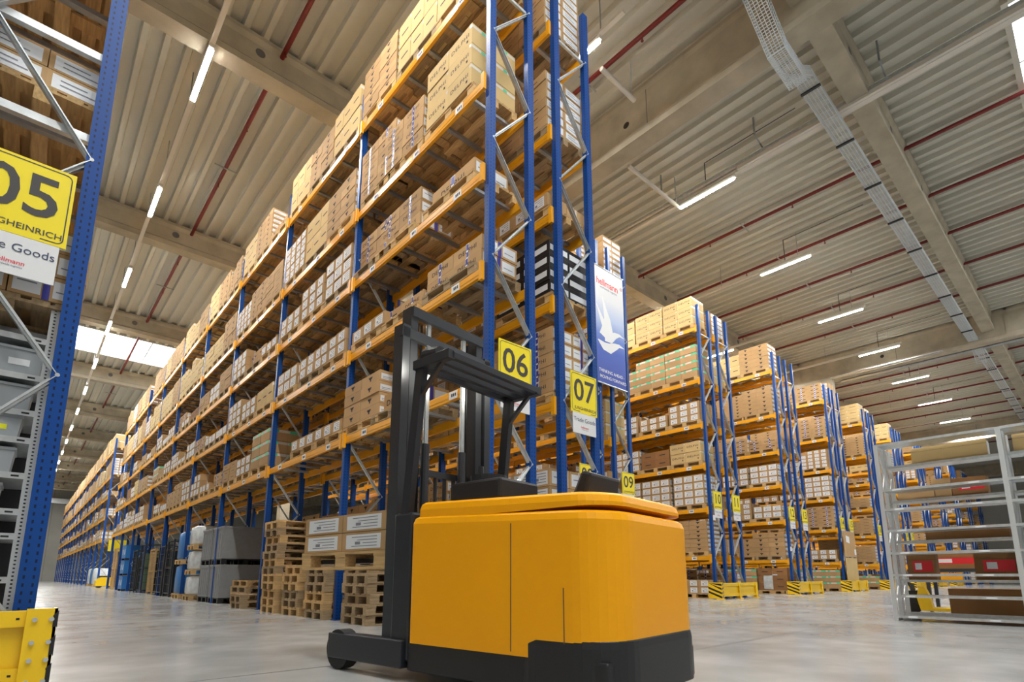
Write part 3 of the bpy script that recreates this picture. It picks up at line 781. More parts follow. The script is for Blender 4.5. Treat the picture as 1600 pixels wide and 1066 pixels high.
PAL_TO, PAL_KO, PAL_WO = [recol(x, 'wood', 'wood_old') for x in (PAL_T, PAL_K, PAL_W)]

# empty pallet stacks on the floor along rack 06
def stack(x, y, n, where, jitter=.025, rz=0.0, old=None):
    for i in range(n):
        pals.append(dict(loc=(x + rnd.uniform(-jitter, jitter), y + rnd.uniform(-jitter, jitter), .001 + i * .1452), label=None, lab='empty pallet, %s from floor, %s' % (ORD[i], where),
                         num='floor', rz=rz + rnd.uniform(-.02, .02), old=(rnd.random() < .4 if old is None else old), stack=True))
stack(4.26, 7.46, 6, 'stack right of the near rack post', old=True)
stack(4.24, 8.92, 6, 'stack just left of the near post')
stack(4.26, 9.98, 6, 'second stack left of the near post')
stack(4.22, 11.05, 12, 'tallest stack under rack six')
stack(4.16, 12.9, 2, 'low stack left of the tallest one', rz=0)
stack(4.35, 14.1, 4, 'stack in front of the grey containers', rz=math.pi / 2)

# ------------------------------------------------------------------ reach truck blocks, as occluders for the ranking
TR_C = Vector((2.60, 2.60, 0)); TR_H = RAD(8)
occl_truck = MB(); occl_truck.box(-.55, .55, -.85, .75, .1, 1.15, 'orange')
occl.add(occl_truck, Matrix.Translation(TR_C) @ Matrix.Rotation(TR_H, 4, 'Z'))
occl.box(XL, XR, YB, YF, -.1, 0, 'floor')

# rank by what a coarse look through the lens meets first
vs = []; fs = []; owner = []
def addbox(x0, x1, y0, y1, z0, z1, o):
    n = len(vs)
    vs.extend([(x0, y0, z0), (x1, y0, z0), (x1, y1, z0), (x0, y1, z0), (x0, y0, z1), (x1, y0, z1), (x1, y1, z1), (x0, y1, z1)])
    for q in ((0, 3, 2, 1), (4, 5, 6, 7), (0, 1, 5, 4), (1, 2, 6, 5), (2, 3, 7, 6), (3, 0, 4, 7)): fs.append(tuple(n + i for i in q)); owner.append(o)
for i, c in enumerate(cands):
    w, d, h, st = c['key']; x, y, z = c['loc']; addbox(x - d / 2, x + d / 2, y - w / 2, y + w / 2, z, z + h, ('c', i))
for i, c in enumerate(pals):
    x, y, z = c['loc']; a, b = (.4, .6) if abs(c['rz']) > 1 else (.6, .4)
    addbox(x - a, x + a, y - b, y + b, z + .02, z + .144, ('p', i))
nb_ = len(vs); vs += occl.v; fs += [tuple(nb_ + i for i in f) for f in occl.f]; owner += [None] * len(occl.f)
bvh = BVHTree.FromPolygons(vs, fs)
hits = {}
v = 1.5
while v < 1066:
    u = 1.5
    while u < 1600:
        d = pixel_ray(u, v); loc, nrm, fi, dist = bvh.ray_cast(CAMP, d, 150)
        if fi is not None and owner[fi]: hits[owner[fi]] = hits.get(owner[fi], 0) + 1
        u += 3
    v += 3
cv = sorted(((n, k[1]) for k, n in hits.items() if k[0] == 'c'), reverse=True)
pv = sorted(((n, k[1]) for k, n in hits.items() if k[0] == 'p'), reverse=True)
top_c = [i for n, i in cv[:300]]; top_p = [i for n, i in pv[:200]]
# pallets that are stacked on the floor always stay individuals
for i, p in enumerate(pals):
    if p.get('stack') and i not in top_p and any(k == ('p', i) for k in hits): top_p.append(i)
top_p = top_p[:300]
sc_set, sp_set = set(top_c), set(top_p)
def rack_name(n): return 'six beyond the passage' if n == '06b' else NW.get(n, n)
seen_labels = {}
for rank, i in enumerate(top_c):
    c = cands[i]; bm_, lm_, tm_ = carton_meshes(c['key']); word, layer, pos, where = c['lab']
    lab = '%s, %s layer %s, %s' % (word, layer, pos, where)
    ws = lab.split()
    if len(ws) > 16: lab = lab.replace('beam level ', 'level ').replace(' pallet,', ' pallet,')
    if len(lab.split()) > 16: lab = lab.replace('kraft carton with ', 'carton with ')
    if len(lab.split()) > 16: lab = lab.replace('black carton with white stripe', 'black striped carton').replace('carton with arrow print', 'arrow-marked carton').replace('carton with front label', 'front-labelled carton').replace('carton with end label', 'end-labelled carton').replace('carton with blue tape', 'blue-taped carton').replace('carton with green tape', 'green-taped carton')
    o = tag(link('carton', bm_, c['loc']), lab, 'carton', 'cartons stored on rack %s' % rack_name(c['num']))
    if lm_: link('shipping_label', lm_, parent=o)
    if tm_: link('tape', tm_, parent=o)
for rank, i in enumerate(top_p):
    p = pals[i]
    lab = p.get('lab') or 'wooden pallet under the %s, %s' % ({'T': 'arrow-marked cartons', 'delphi': 'tan cartons', 'plain': 'tall tan cartons', 'blue': 'blue-taped cartons', 'label': 'labelled cartons', 'white': 'white-labelled cartons',
        'green': 'green-taped cartons', 'black': 'black cartons', 'end': 'end-labelled cartons', 'brown': 'brown cartons'}[p['st']], p['label'])
    if len(lab.split()) > 16: lab = lab.replace('wooden pallet under the ', 'pallet under ')
    grp = 'empty pallets stacked on the floor' if p.get('stack') else 'loaded pallets on rack %s' % rack_name(p['num'])
    if rank < 70 or p.get('stack'):
        t = thing('wooden_pallet', p['loc'], lab, 'pallet', grp, rz=p['rz']); pallet_parts(t, p['old'])
    else:
        o = tag(link('wooden_pallet', PAL_WO if p['old'] else PAL_W, p['loc'], rz=p['rz']), lab, 'pallet', grp)
# the rest as two countless heaps
def bulk(name, entries, label, cat):
    vs = []; fs = []; ms = []; mats = []; n = 0
    cache = {}
    for key, getter, loc, rz in entries:
        if key not in cache:
            g = getter(); cache[key] = (np.array(g.v, dtype=float), g.f, g.m, g.mats)
        V, F, m_, mt = cache[key]
        for x in mt:
            if x not in mats: mats.append(x)
        mp = [mats.index(x) for x in mt]
        if rz: V2 = np.stack([V[:, 0] * math.cos(rz) - V[:, 1] * math.sin(rz), V[:, 0] * math.sin(rz) + V[:, 1] * math.cos(rz), V[:, 2]], 1)
        else: V2 = V
        vs.append(V2 + np.array(loc)); fs += [tuple(n + i for i in f) for f in F]; ms += [mp[i] for i in m_]; n += len(V)
    me = bpy.data.meshes.new(name); me.from_pydata(np.concatenate(vs).tolist(), [], fs)
    for x in mats: me.materials.append(M[x])
    me.polygons.foreach_set('material_index', ms)
    return tag(link(name, me), label, cat, kind='stuff')
def all_pieces(key):
    b, l, t = carton_parts(key, False); g = MB(); g.add(b).add(l).add(t); return g
rest = [(c['key'], (lambda k=c['key']: all_pieces(k)), c['loc'], 0) for i, c in enumerate(cands) if i not in sc_set]
bulk('distant_cartons', rest, 'remaining cardboard cartons filling the more distant rack bays', 'cartons')
simple = MB()
for yc in (-.3, 0, .3): simple.box(-.6, .6, yc - .1, yc + .1, .122, .144, 'wood')
for yc in (-.35, 0, .35): simple.box(-.6, .6, yc - .05, yc + .05, 0, .022, 'wood')
for xc in (-.5275, 0, .5275):
    simple.box(xc - .0725, xc + .0725, -.4, .4, .1, .122, 'wood')
    for yc in (-.35, 0, .35): simple.box(xc - .0725, xc + .0725, yc - .05, yc + .05, .022, .1, 'wood')
restp = [('w', (lambda: simple), p['loc'], p['rz']) for i, p in enumerate(pals) if i not in sp_set]
bulk('distant_pallets', restp, 'remaining wooden pallets under the cartons in the rack bays', 'pallets')

# ------------------------------------------------------------------ aisle signs
def sign(num, xc, y, ztop, where, h=.57, w=.535):
    t = thing('aisle_sign', (xc, y, ztop - h), 'yellow sign with the number %s, hung on %s' % (NW[num], where), 'sign', 'numbered yellow aisle signs')
    b = MB(); b.box(-w / 2, w / 2, -.006, .006, 0, h, 'signyellow')
    e = .0075
    r = .035; m_ = .022                                       # thin dark frame line with rounded corners, open at the bottom middle
    def arc(cx, cz, a0, a1):
        return [(cx + r * math.cos(a0 + (a1 - a0) * q / 6), cz + r * math.sin(a0 + (a1 - a0) * q / 6)) for q in range(7)]
    L_, R_, B_, T_ = -w / 2 + m_, w / 2 - m_, m_, h - m_
    pts = [(-w * .17, B_)] + arc(L_ + r, B_ + r, -math.pi / 2, -math.pi)[0:] + arc(L_ + r, T_ - r, math.pi, math.pi / 2) + arc(R_ - r, T_ - r, math.pi / 2, 0) + arc(R_ - r, B_ + r, 0, -math.pi / 2) + [(w * .24, B_)]
    for (xa, za), (xb, zb) in zip(pts[:-1], pts[1:]):
        dx, dz = xb - xa, zb - za; l = math.hypot(dx, dz)
        if l < 1e-6: continue
        nx, nz = -dz / l * .0035, dx / l * .0035
        b.quad([(xa - nx, -e, za - nz), (xb - nx, -e, zb - nz), (xb + nx, -e, zb + nz), (xa + nx, -e, za + nz)], 'signink')
    bd = part('number_board', b, t)
    g = MB(); put_text(g, num, 'signink', (0, -e - .001, h * .54), (1, 0, 0), (0, 0, 1), .43, .012, 1.0, 1.0); link('digits', g.mesh('digits'), parent=bd)
    g = MB(); put_text(g, 'JUNGHEINRICH', 'signink', (0.02, -e - .001, h * .115), (1, 0, 0), (0, 0, 1), .060, .006, 1.0, 1.05); link('maker_lettering', g.mesh('maker_lettering'), parent=bd)
    b = MB(); b.box(-w * .44, w * .44, -.005, .004, -.285, -.002, 'white')
    put_text(b, 'Trade Goods', 'navy', (0, -e, -.095), (1, 0, 0), (0, 0, 1), .082, 0.0)
    put_text(b, 'hellmann', 'red', (0, -e, -.195), (1, 0, 0), (0, 0, 1), .044, .006); put_text(b, 'worldwide logistics', 'navy', (0, -e, -.225), (1, 0, 0), (0, 0, 1), .018)
    part('goods_board', b, t, label='white board below the number')
    return t
sign('05', -.29, Y0A - .075, 2.80 + CH, 'the left rack frame')
sign('06', 4.2, Y0A - .075, 2.80 + CH, 'the corner frame behind the truck')
sign('07', 5.465, Y0A - .075, 2.73 + CH, 'the second rack frame from the aisle')
for k, (n_, xc) in enumerate((('08', 9.93), ('09', 11.58), ('10', 16.28), ('11', 17.54), ('12', 22.13), ('13', 23.39), ('14', 27.85), ('15', 29.05))):
    sign(n_, xc, Y0B - .075, 2.66 + CH, 'a rack frame across the hall')
for k, (n_, xc) in enumerate((('16', 33.6), ('17', 34.75), ('18', 39.1), ('19', 40.3))):
    sign(n_, xc, Y0B - .075, 2.66 + CH, 'a far rack frame at the right')

# hanging banner on racks 08 and 09
bx0, bx1, bz0, bz1 = 10.32, 11.60, 4.88 + CH, 8.16 + CH
t = thing('banner', (bx0, Y0B - .12, bz0), 'tall hanging company banner with a white bird on blue, beside the near blue upright', 'banner')
bw, bh = bx1 - bx0, bz1 - bz0
b = MB(); b.box(0, bw, -.004, .004, 0, bh, 'banner'); pn = part('banner_sheet', b, t)
b = MB(); b.tube((-.02, 0, bh), (bw + .02, 0, bh), .018, 'galv', 8); b.tube((-.02, 0, 0), (bw + .02, 0, 0), .018, 'galv', 8); part('banner_rod', b, t)
g = MB(); put_text(g, 'hellmann', 'red', (bw * .46, -.006, bh * .87), (1, 0, 0), (0, 0, 1), .27, .012, .95)
put_text(g, 'worldwide logistics', 'navy', (bw * .50, -.006, bh * .825), (1, 0, 0), (0, 0, 1), .095)
for q in range(14):
    a = q * math.pi / 7; g.quad([(bw * .93 + .045 * math.cos(a), -.006, bh * .895 + .045 * math.sin(a)), (bw * .93 + .045 * math.cos(a + .4), -.006, bh * .895 + .045 * math.sin(a + .4)), (bw * .93 + .025 * math.cos(a + .4), -.006, bh * .895 + .025 * math.sin(a + .4)), (bw * .93 + .025 * math.cos(a), -.006, bh * .895 + .025 * math.sin(a))], 'navy' if q % 2 else 'red')
link('logo_lettering', g.mesh('logo_lettering'), parent=pn)
g = MB(); put_text(g, 'THINKING AHEAD -', 'label', (bw * .52, -.006, bh * .105), (1, 0, 0), (0, 0, 1), .125, .003, .95); put_text(g, 'MOVING FORWARD', 'label', (bw * .56, -.006, bh * .055), (1, 0, 0), (0, 0, 1), .125, .003, .95)
link('slogan_lettering', g.mesh('slogan_lettering'), parent=pn)
def ribbon(g, ctr, wid, mat, yoff):
    pts = [Vector((x, z)) for x, z in ctr]
    for i in range(len(pts) - 1):
        def nrm(k):
            a = pts[max(0, k - 1)]; c = pts[min(len(pts) - 1, k + 1)]; d = (c - a).normalized(); return Vector((-d.y, d.x))
        p, q = pts[i], pts[i + 1]; np_, nq = nrm(i) * wid[i] / 2, nrm(i + 1) * wid[i + 1] / 2
        g.quad([(p.x - np_.x, yoff, p.y - np_.y), (q.x - nq.x, yoff, q.y - nq.y), (q.x + nq.x, yoff, q.y + nq.y), (p.x + np_.x, yoff, p.y + np_.y)], mat)
g = MB()
S_x = lambda x: x * bw
ribbon(g, [(S_x(.28), 2.45), (S_x(.35), 2.12), (S_x(.42), 1.85), (S_x(.42), 1.55), (S_x(.34), 1.28)], [.02, .13, .26, .46, .50], 'label', -.0062)
ribbon(g, [(S_x(.08), 2.15), (S_x(.18), 1.92), (S_x(.28), 1.70), (S_x(.38), 1.50)], [.02, .10, .18, .22], 'label', -.0066)
ribbon(g, [(S_x(.32), 1.34), (S_x(.52), 1.34), (S_x(.68), 1.48), (S_x(.82), 1.53), (S_x(.97), 1.50)], [.30, .28, .17, .08, .01], 'label', -.007)
ribbon(g, [(S_x(.10), 1.16), (S_x(.28), 1.04), (S_x(.48), 1.03), (S_x(.66), 1.15), (S_x(.80), 1.22), (S_x(.97), 1.20)], [.03, .22, .28, .19, .09, .01], 'label', -.0074)
link('bird_emblem', g.mesh('bird_emblem'), parent=pn)

# ------------------------------------------------------------------ yellow end guards
def guard(x0, x1, y, lab, stripes_left=True, h=.48, big=False):
    t = thing('rack_end_guard', (x0, y, 0), lab, 'guard rail', 'yellow rack end guards')
    w = x1 - x0
    b = MB(); b.box(.05, w - .05, -.03, .03, h - .40, h - .38, 'yellow'); b.box(.05, w - .05, -.045, -.03, h - .09, h, 'yellow'); b.box(.05, w - .05, -.045, -.03, h - .40, h - .32, 'yellow')
    b.box(.05, w - .05, -.03, .03, h - .02, h, 'yellow'); b.box(.05, w - .05, -.012, -.006, h - .34, h - .07, 'yellow')
    q = .1
    while q < w - .1:
        b.box(q - .008, q + .008, -.0465, -.045, h - .05, h - .038, 'black'); b.box(q - .008, q + .008, -.0465, -.045, h - .365, h - .353, 'black'); q += .085
    part('guard_panel', b, t)
    for i, xx in enumerate((.05, w / 2, w - .05) if not big else (w - .075,)):
        b = MB(); hw = .07 if big else .05
        b.box(xx - hw, xx + hw, -.07, -.045, .02, h + .012, 'yellow'); b.box(xx + hw - .015, xx + hw, -.07, .08, .02, h + .012, 'yellow'); b.box(xx - hw - .03, xx + hw + .03, -.1, .1, 0, .02, 'yellow')
        lg = part('guard_post', b, t, label='bolted upright post')
        bl = MB()
        for zz in (.08, .20, .30, h - .05):
            for sx in ((-.03, .045) if big else (0,)): bl.tube((xx + sx, -.084, zz), (xx + sx, -.068, zz), .013, 'galv', 8)
        bl.tube((xx + hw + .01, -.06, .02), (xx + hw + .01, -.06, .06), .012, 'galv', 8)
        link('bolt', bl.mesh('bolt'), parent=lg)
    b = MB()
    if big:
        for z0, z1 in ((.38, .45), (.22, .31), (.06, .15)): b.quad([(w - .003, -.0725, z0), (w + .0, -.0725, z0), (w + .0, -.0725, z1 + .03), (w - .025, -.0725, z1)], 'black'); b.quad([(w - .022, -.0722, z0), (w - .003, -.0722, z0 + .01), (w - .003, -.0722, z1 + .02), (w - .022, -.0722, z1)], 'black')
        part('warning_stripes', b, t, label='black warning stripes')
    else:
        b.box(-.02, .0, -.07, .35, .02, h + .012, 'yellow')
        x_ = -.0205
        for q in range(4):
            a = -.07 + .0; z0 = .03 + q * .12
            b.quad([(x_, -.07, z0), (x_, .35, z0 + .16 if z0 + .22 < h else h), (x_, .35, min(h, z0 + .22)), (x_, -.07, z0 + .06)], 'black')
            b.quad([(.0, -.0715, z0), (.09, -.0715, z0 + .05), (.09, -.0715, z0 + .09), (.0, -.0715, z0 + .05)], 'black')
        part('striped_end_plate', b, t, label='end plate with black and yellow hazard stripes')
    return t
guard(-1.0, .215, 4.36, 'large yellow steel guard at the foot of the left rack', big=True)
for k, (a, b_, n_) in enumerate(((9.7, 12.0, 'eight and nine'), (15.6, 18.0, 'ten and eleven'), (21.4, 23.8, 'twelve and thirteen'), (27.2, 29.5, 'fourteen and fifteen'), (32.95, 35.2, None), (38.4, 40.8, None), (44.0, 46.4, None), (49.7, 52.0, None))):
    lab = 'low yellow hazard-striped guard in front of racks %s' % n_ if n_ else 'low yellow guard at the %s double rack right of racks fourteen and fifteen' % ORD[k - 4]
    guard(a, b_, 8.12, lab)
# brown board leaning on frame 14
t = thing('brown_board', (28.0, Y0B - .16, .45), 'tall brown board fixed across the frame of racks fourteen and fifteen', 'board')
b = MB(); b.box(-.5, .95, -.02, .02, 0, 1.05, 'card_light'); part('lower_sheet', b, t)
b = MB(); b.box(-.55, .95, -.03, .01, 1.08, 2.25, 'card'); b.quad([(-.3, -.032, 1.75), (.15, -.032, 1.7), (.15, -.032, 2.0), (-.3, -.032, 2.05)], 'label'); b.quad([(.7, -.032, 1.2), (.94, -.032, 1.2), (.94, -.032, 1.45), (.7, -.032, 1.45)], 'label'); part('upper_sheet', b, t)
# small location plates on upright faces
for k, (x, y, z, wh) in enumerate(((21.75, Y0B - .07, 1.62, 'rack twelve'), (27.5, Y0B - .07, 2.2, 'rack fourteen'), (16.0, Y0B - .07, 2.4, 'rack ten'), (33.3, Y0B - .07, 1.8, 'the rack after number fifteen'))):
    b = MB(); b.box(x - .07, x + .07, y - .006, y + .004, z, z + .16, 'label'); tag(link('location_plate', b.mesh('location_plate')), 'small white location plate on the outer upright of %s' % wh, 'label', 'white location plates')

# ------------------------------------------------------------------ silver shelving
def shelf_post(h, w=.05): 
    b = MB(); b.prism([(-w / 2, -.02), (w / 2, -.02), (w / 2, .02), (w / 2 - .004, .02), (w / 2 - .004, -.016), (-w / 2 + .004, -.016), (-w / 2 + .004, .02), (-w / 2, .02)], 0, h, 'post')
    # prism runs along y; turn it upright
    b.v = [(x, z, y) for (x, y, z) in b.v]; return b
# unit inside the left rack
t = thing('metal_shelving', (-.02, 4.84, 0), 'silver perforated shelving with dark bays, inside the left rack behind its frame', 'shelving')
SH = [.32, .62, .95, 1.11 - .0, 1.35, 1.59, 1.78, 2.03, 2.30]
for (x, y) in ((0, 0), (-.92, 0), (0, .62), (-.92, .62)): part('post', shelf_post(2.74), t, (x, y, 0))
for z in (.06, .27 + CH - .28, .27 + CH, .43 + CH, .67 + CH, .91 + CH, 1.10 + CH, 1.35 + CH, 1.62 + CH):
    b = MB(); b.box(-.90, -.02, .0, .6, -.035, 0, 'galv'); b.box(-.90, -.02, -.022, 0, -.035, .006, 'galv'); b.box(-.09, -.05, -.0235, -.022, -.022, -.01, 'black')
    part('shelf', b, t, (0, 0, z))
b = MB(); b.box(-.9, -.02, .60, .615, .05, 2.72, 'black'); part('back_panel', b, t, label='dark back panel')
b = MB(); b.bar((-.0, .02, .3), (-.0, .6, 1.2), .02, .02, 'galv'); part('side_brace', b, t)
SHZ = [.06, .67, .95, 1.11, 1.35, 1.59, 1.78, 2.03, 2.30]
def tote(x, y, z, w, d, h, lab, lc='yellowlabel', plain=False):
    t = thing('storage_tote', (x, y, z), lab, 'storage box', 'grey totes on the left shelving')
    b = MB(); b.prism([(-w / 2 + .012, 0), (w / 2 - .012, 0), (w / 2, h), (-w / 2, h)], -d / 2, d / 2, 'tote'); part('tub', b, t)
    b = MB(); b.box(-w / 2 - .008, w / 2 + .008, -d / 2 - .008, d / 2 + .008, h, h + .018, 'tote'); part('lid', b, t)
    if not plain:
        b = MB(); b.quad([(-.06, -d / 2 - .002, h * .35), (.05, -d / 2 - .002, h * .35), (.05, -d / 2 - .002, h * .62), (-.06, -d / 2 - .002, h * .62)], lc); part('tote_label', b, t)
names_ = ['on the lowest shelf', 'on the second shelf up', 'on the third shelf up', 'on the fourth shelf up', 'on the fifth shelf up', 'on the sixth shelf up', 'on the seventh shelf up', 'on the eighth shelf up', 'on the top shelf']
for k, (x, w, h, lc) in enumerate(((-.42, .5, .4, 'label'), (-.35, .4, .17, 'yellowlabel'), (-.33, .34, .11, 'label'), (-.28, .26, .15, 'red'), (-.24, .26, .15, 'yellowlabel'), (-.22, .24, .13, 'yellowlabel'), (-.20, .26, .16, 'label'), (-.16, .24, .17, 'label'))):
    tote(x, 5.0, SHZ[k] + .007, w, .3, h, 'grey storage tote %s of the left shelving' % names_[k], lc, plain=(k in (2, 6)))
# long silver shelving at the right
def long_shelf(x, y0, lab, grp, zs, reverse=False, ys=(0, 1.52, 3.04, 4.56), h=2.80, dep=.37):
    t = thing('metal_shelving', (x, y0, 0), lab, 'shelving', grp)
    for y in ys:
        for xx in (.02, dep - .02): 
            b = MB(); b.prism([(-.02, -.03), (.02, -.03), (.02, .03), (.016, .03), (.016, -.026), (-.016, -.026), (-.016, .03), (-.02, .03)], 0, h, 'post'); b.v = [(xx_, z_, y_) for (xx_, y_, z_) in b.v]
            part('post', b, t, (xx, -y, 0))
        b = MB(); b.box(0.01, dep - .01, -.005, .005, 0, .05, 'galv'); b.box(0.01, dep - .01, -.005, .005, h - .06, h - .01, 'galv')
        n_ = 6
        for q in range(n_): b.bar((.02, 0, .1 + q * .45), (dep - .02, 0, .1 + (q + 1) * .45) if q % 2 == 0 else (.02, 0, .1 + (q + 1) * .45), .015, .015, 'galv') if q % 2 == 0 else b.bar((dep - .02, 0, .1 + q * .45), (.02, 0, .1 + (q + 1) * .45), .015, .015, 'galv')
        part('end_brace', b, t, (0, -y, 0))
    for a, b_ in zip(ys[:-1], ys[1:]):
        for z in zs:
            b = MB(); b.box(.0, dep, -b_ + .03, -a - .03, -.03, -.024, 'galv'); b.box(-.004, .0, -b_ + .03, -a - .03, -.034, .004, 'galv'); b.box(dep, dep + .004, -b_ + .03, -a - .03, -.034, .004, 'galv')
            sh_ = part('shelf', b, t, (0, 0, z))
            if not reverse and z < 2.3:
                g = MB()
                for yy in (-a - .22, -b_ + .35): g.box(-.006, -.004, yy - .06, yy + .06, -.027, -.003, 'label')
                link('shelf_label', g.mesh('shelf_label'), (0, 0, 0), sh_)
    return t
ZS = [.08, .39, .71, 1.05, 1.40, 1.74, 2.05]
ls = long_shelf(10.25, 2.47, 'long silver shelving unit nearest the camera at the right edge', 'silver shelving at the right', ZS + [2.80])
long_shelf(10.66, 2.47, 'rear silver shelving unit standing back to back behind the near one', 'silver shelving at the right', [.10, .62, 1.24, 1.90, 2.48], reverse=True)
def loose_box(x, y, z, w, d, h, mat, lab, cat='carton', lm=None, name='cardboard_box', end=None, rz=0):
    t = thing(name, (x, y, z), lab, cat, rz=rz)
    b = MB(); b.box(-d / 2, d / 2, -w / 2, w / 2, 0, h, mat); b.box(-d / 2 - .001, d / 2 + .001, -w / 2 - .001, w / 2 + .001, h * .74, h * .75, 'seam'); part('box_body', b, t)
    if lm:
        b = MB(); b.quad([(-d / 2 - .002, w * .22, h * .38), (-d / 2 - .002, -w * .02, h * .38), (-d / 2 - .002, -w * .02, h * .62), (-d / 2 - .002, w * .22, h * .62)], 'label')
        b.quad([(-d / 2 - .0015, w * .3, h * .3), (-d / 2 - .0015, -w * .42, h * .3), (-d / 2 - .0015, -w * .42, h * .7), (-d / 2 - .0015, w * .3, h * .7)], lm); part('box_label', b, t, label='red and white label')
    if end:
        b = MB(); b.quad([(-d * .4, -w / 2 - .002, h * .1), (d * .4, -w / 2 - .002, h * .1), (d * .4, -w / 2 - .002, h * .9), (-d * .4, -w / 2 - .002, h * .9)], 'label'); part('box_label', b, t)
    return t
loose_box(10.85, 1.62, 2.485, .95, .28, .26, 'card_light', 'long tan carton lying on the top shelf of the right shelving', end=True)
loose_box(10.85, .55, 2.485, .6, .28, .26, 'card_light', 'tan carton on the top shelf at the right picture edge')
loose_box(10.87, 1.42, 1.905, .42, .28, .28, 'card_dark', 'brown carton with a red label, high on the right shelving', lm='red')
loose_box(10.87, 2.1, 1.905, .5, .28, .16, 'card', 'flat kraft carton at the left end of the high shelf')
loose_box(10.87, 1.75, 1.905, .22, .28, .3, 'card', 'kraft carton standing beside the flat one on the high shelf')
loose_box(10.87, 1.55, 1.245, 1.0, .28, .2, 'card_dark', 'long dark brown carton on the middle shelf')
loose_box(10.87, 2.16, .625, .36, .28, .42, 'card_dark', 'dark carton with red label on the second rear shelf, left', lm='red')
loose_box(10.87, 1.25, .625, .5, .28, .42, 'card_dark', 'dark carton with red label on the second rear shelf, right', lm='red')
loose_box(11.65, 1.38, 0.0, 1.2, .5, .48, 'card_dark', 'large dark brown box on the floor behind the right shelving')
loose_box(13.55, 2.2, .82, .9, .5, .3, 'card_dark', 'long brown box with a red mark, on the table behind the shelving', lm='red')

# packing table behind the shelving
t = thing('packing_table', (13.6, 1.9, 0), 'dark steel packing table with an orange plate, behind the right shelving', 'table')
b = MB(); b.box(-.35, .35, -1.3, .75, .76, .82, 'steel'); part('table_top', b, t)
for (x, y) in ((-.3, -1.2), (.3, -1.2), (-.3, .7), (.3, .7)): b = MB(); b.box(x - .03, x + .03, y - .03, y + .03, 0, .76, 'steel'); part('leg', b, t)
b = MB(); b.box(-.37, -.35, .15, .5, .60, .74, 'orange'); part('front_plate', b, t, label='orange plate')
# a wrapped bundle on the table
t = thing('wrapped_bundle', (13.6, 1.4, .82), 'pale foil-wrapped bundle lying on the packing table', 'bundle')
b = MB(); b.prism([(-.2, 0), (.2, 0), (.16, .18), (.03, .30), (-.1, .26), (-.18, .12)], -.45, .35, 'wrap'); part('foil_cover', b, t)
b = MB(); b.box(-.12, .12, -.6, -.4, 0, .16, 'white'); part('roll', b, t)

# hand pallet truck
t = thing('hand_pallet_truck', (12.45, 2.52, 0), 'yellow hand pallet truck parked behind the right shelving', 'pallet truck', rz=RAD(8))
for s in (-.19, .19):
    b = MB(); b.box(s - .075, s + .075, -1.15, 0, .07, .12, 'yellow'); b.prism([(-1.15, .07), (-1.28, .09), (-1.28, .10), (-1.15, .12)], s - .075, s + .075, 'yellow', axis='x'); part('fork', b, t)
    b = MB(); b.tube((s - .04, -1.0, .04), (s + .04, -1.0, .04), .038, 'rubber', 12); part('fork_roller', b, t)
b = MB(); b.prism([(0, .07), (.06, .07), (.10, .30), (.06, .48), (-.02, .50), (-.08, .34), (-.12, .12)], -.26, .26, 'yellow', axis='x'); part('fork_frame', b, t)
b = MB()
for s in (-.07, .07): b.tube((s - .03, .17, .10), (s + .03, .17, .10), .10, 'rubber', 18)
part('steering_wheel', b, t)
b = MB(); b.box(-.09, .09, .08, .24, .18, .42, 'black'); b.tube((0, .16, .4), (0, .17, .55), .04, 'steel', 12); part('pump_unit', b, t)
b = MB(); b.tube((0, .17, .42), (0, .42, 1.14), .018, 'black', 8); b.tube((-.11, .43, 1.16), (.11, .43, 1.16), .016, 'black', 8); b.tube((-.11, .43, 1.16), (-.03, .40, 1.03), .012, 'black', 8); b.tube((.11, .43, 1.16), (.03, .40, 1.03), .012, 'black', 8); part('handle', b, t)

# ------------------------------------------------------------------ goods on the floor under rack six
def container(x, y, z, w, d, h, lab, text=None, mark=False):
    t = thing('pallet_container', (x, y, z), lab, 'container', 'grey pallet containers under rack six')
    b = MB(); b.box(-d / 2, d / 2, -w / 2, w / 2, .14, h - .05, 'drum')
    for q in range(5):
        yy = -w / 2 + w * (q + .5) / 5; b.box(-d / 2 - .012, -d / 2, yy - .012, yy + .012, .18, h - .1, 'drum')
    part('sleeve', b, t)
    b = MB(); b.box(-d / 2 - .015, d / 2 + .015, -w / 2 - .015, w / 2 + .015, h - .05, h, 'drum'); part('lid', b, t)
    b = MB(); b.box(-d / 2, d / 2, -w / 2, w / 2, .11, .14, 'black')
    for yy in (-w / 2 + .06, 0, w / 2 - .06):
        for xx in (-d / 2 + .06, 0, d / 2 - .06): b.box(xx - .06, xx + .06, yy - .05, yy + .05, 0, .11, 'black')
    part('base_pallet', b, t)
    if text:
        g = MB(); put_text(g, text, 'ink', (-.02, -w / 2 - .003, h * .55), (1, 0, 0), (0, 0, 1), .13, .008)
        if mark: g.quad([(-.42, -w / 2 - .003, h * .4), (-.3, -w / 2 - .003, h * .4), (-.3, -w / 2 - .003, h * .6), (-.42, -w / 2 - .003, h * .6)], 'red')
        part('lettering', g, t)
for k, (y, txt) in enumerate(((15.75, 'BOSCH'), (16.85, None))):
    for l in range(2):
        container(4.40, y, .002 + l * .98, .98, 1.18, .97, 'grey container, %s of the %s pair under rack six' % ('upper' if l else 'lower', 'near' if k == 0 else 'far'), 'BOSCH' if (k == 0 and l == 0) else ('BASF' if False else ('AB' if False else None)), mark=False)
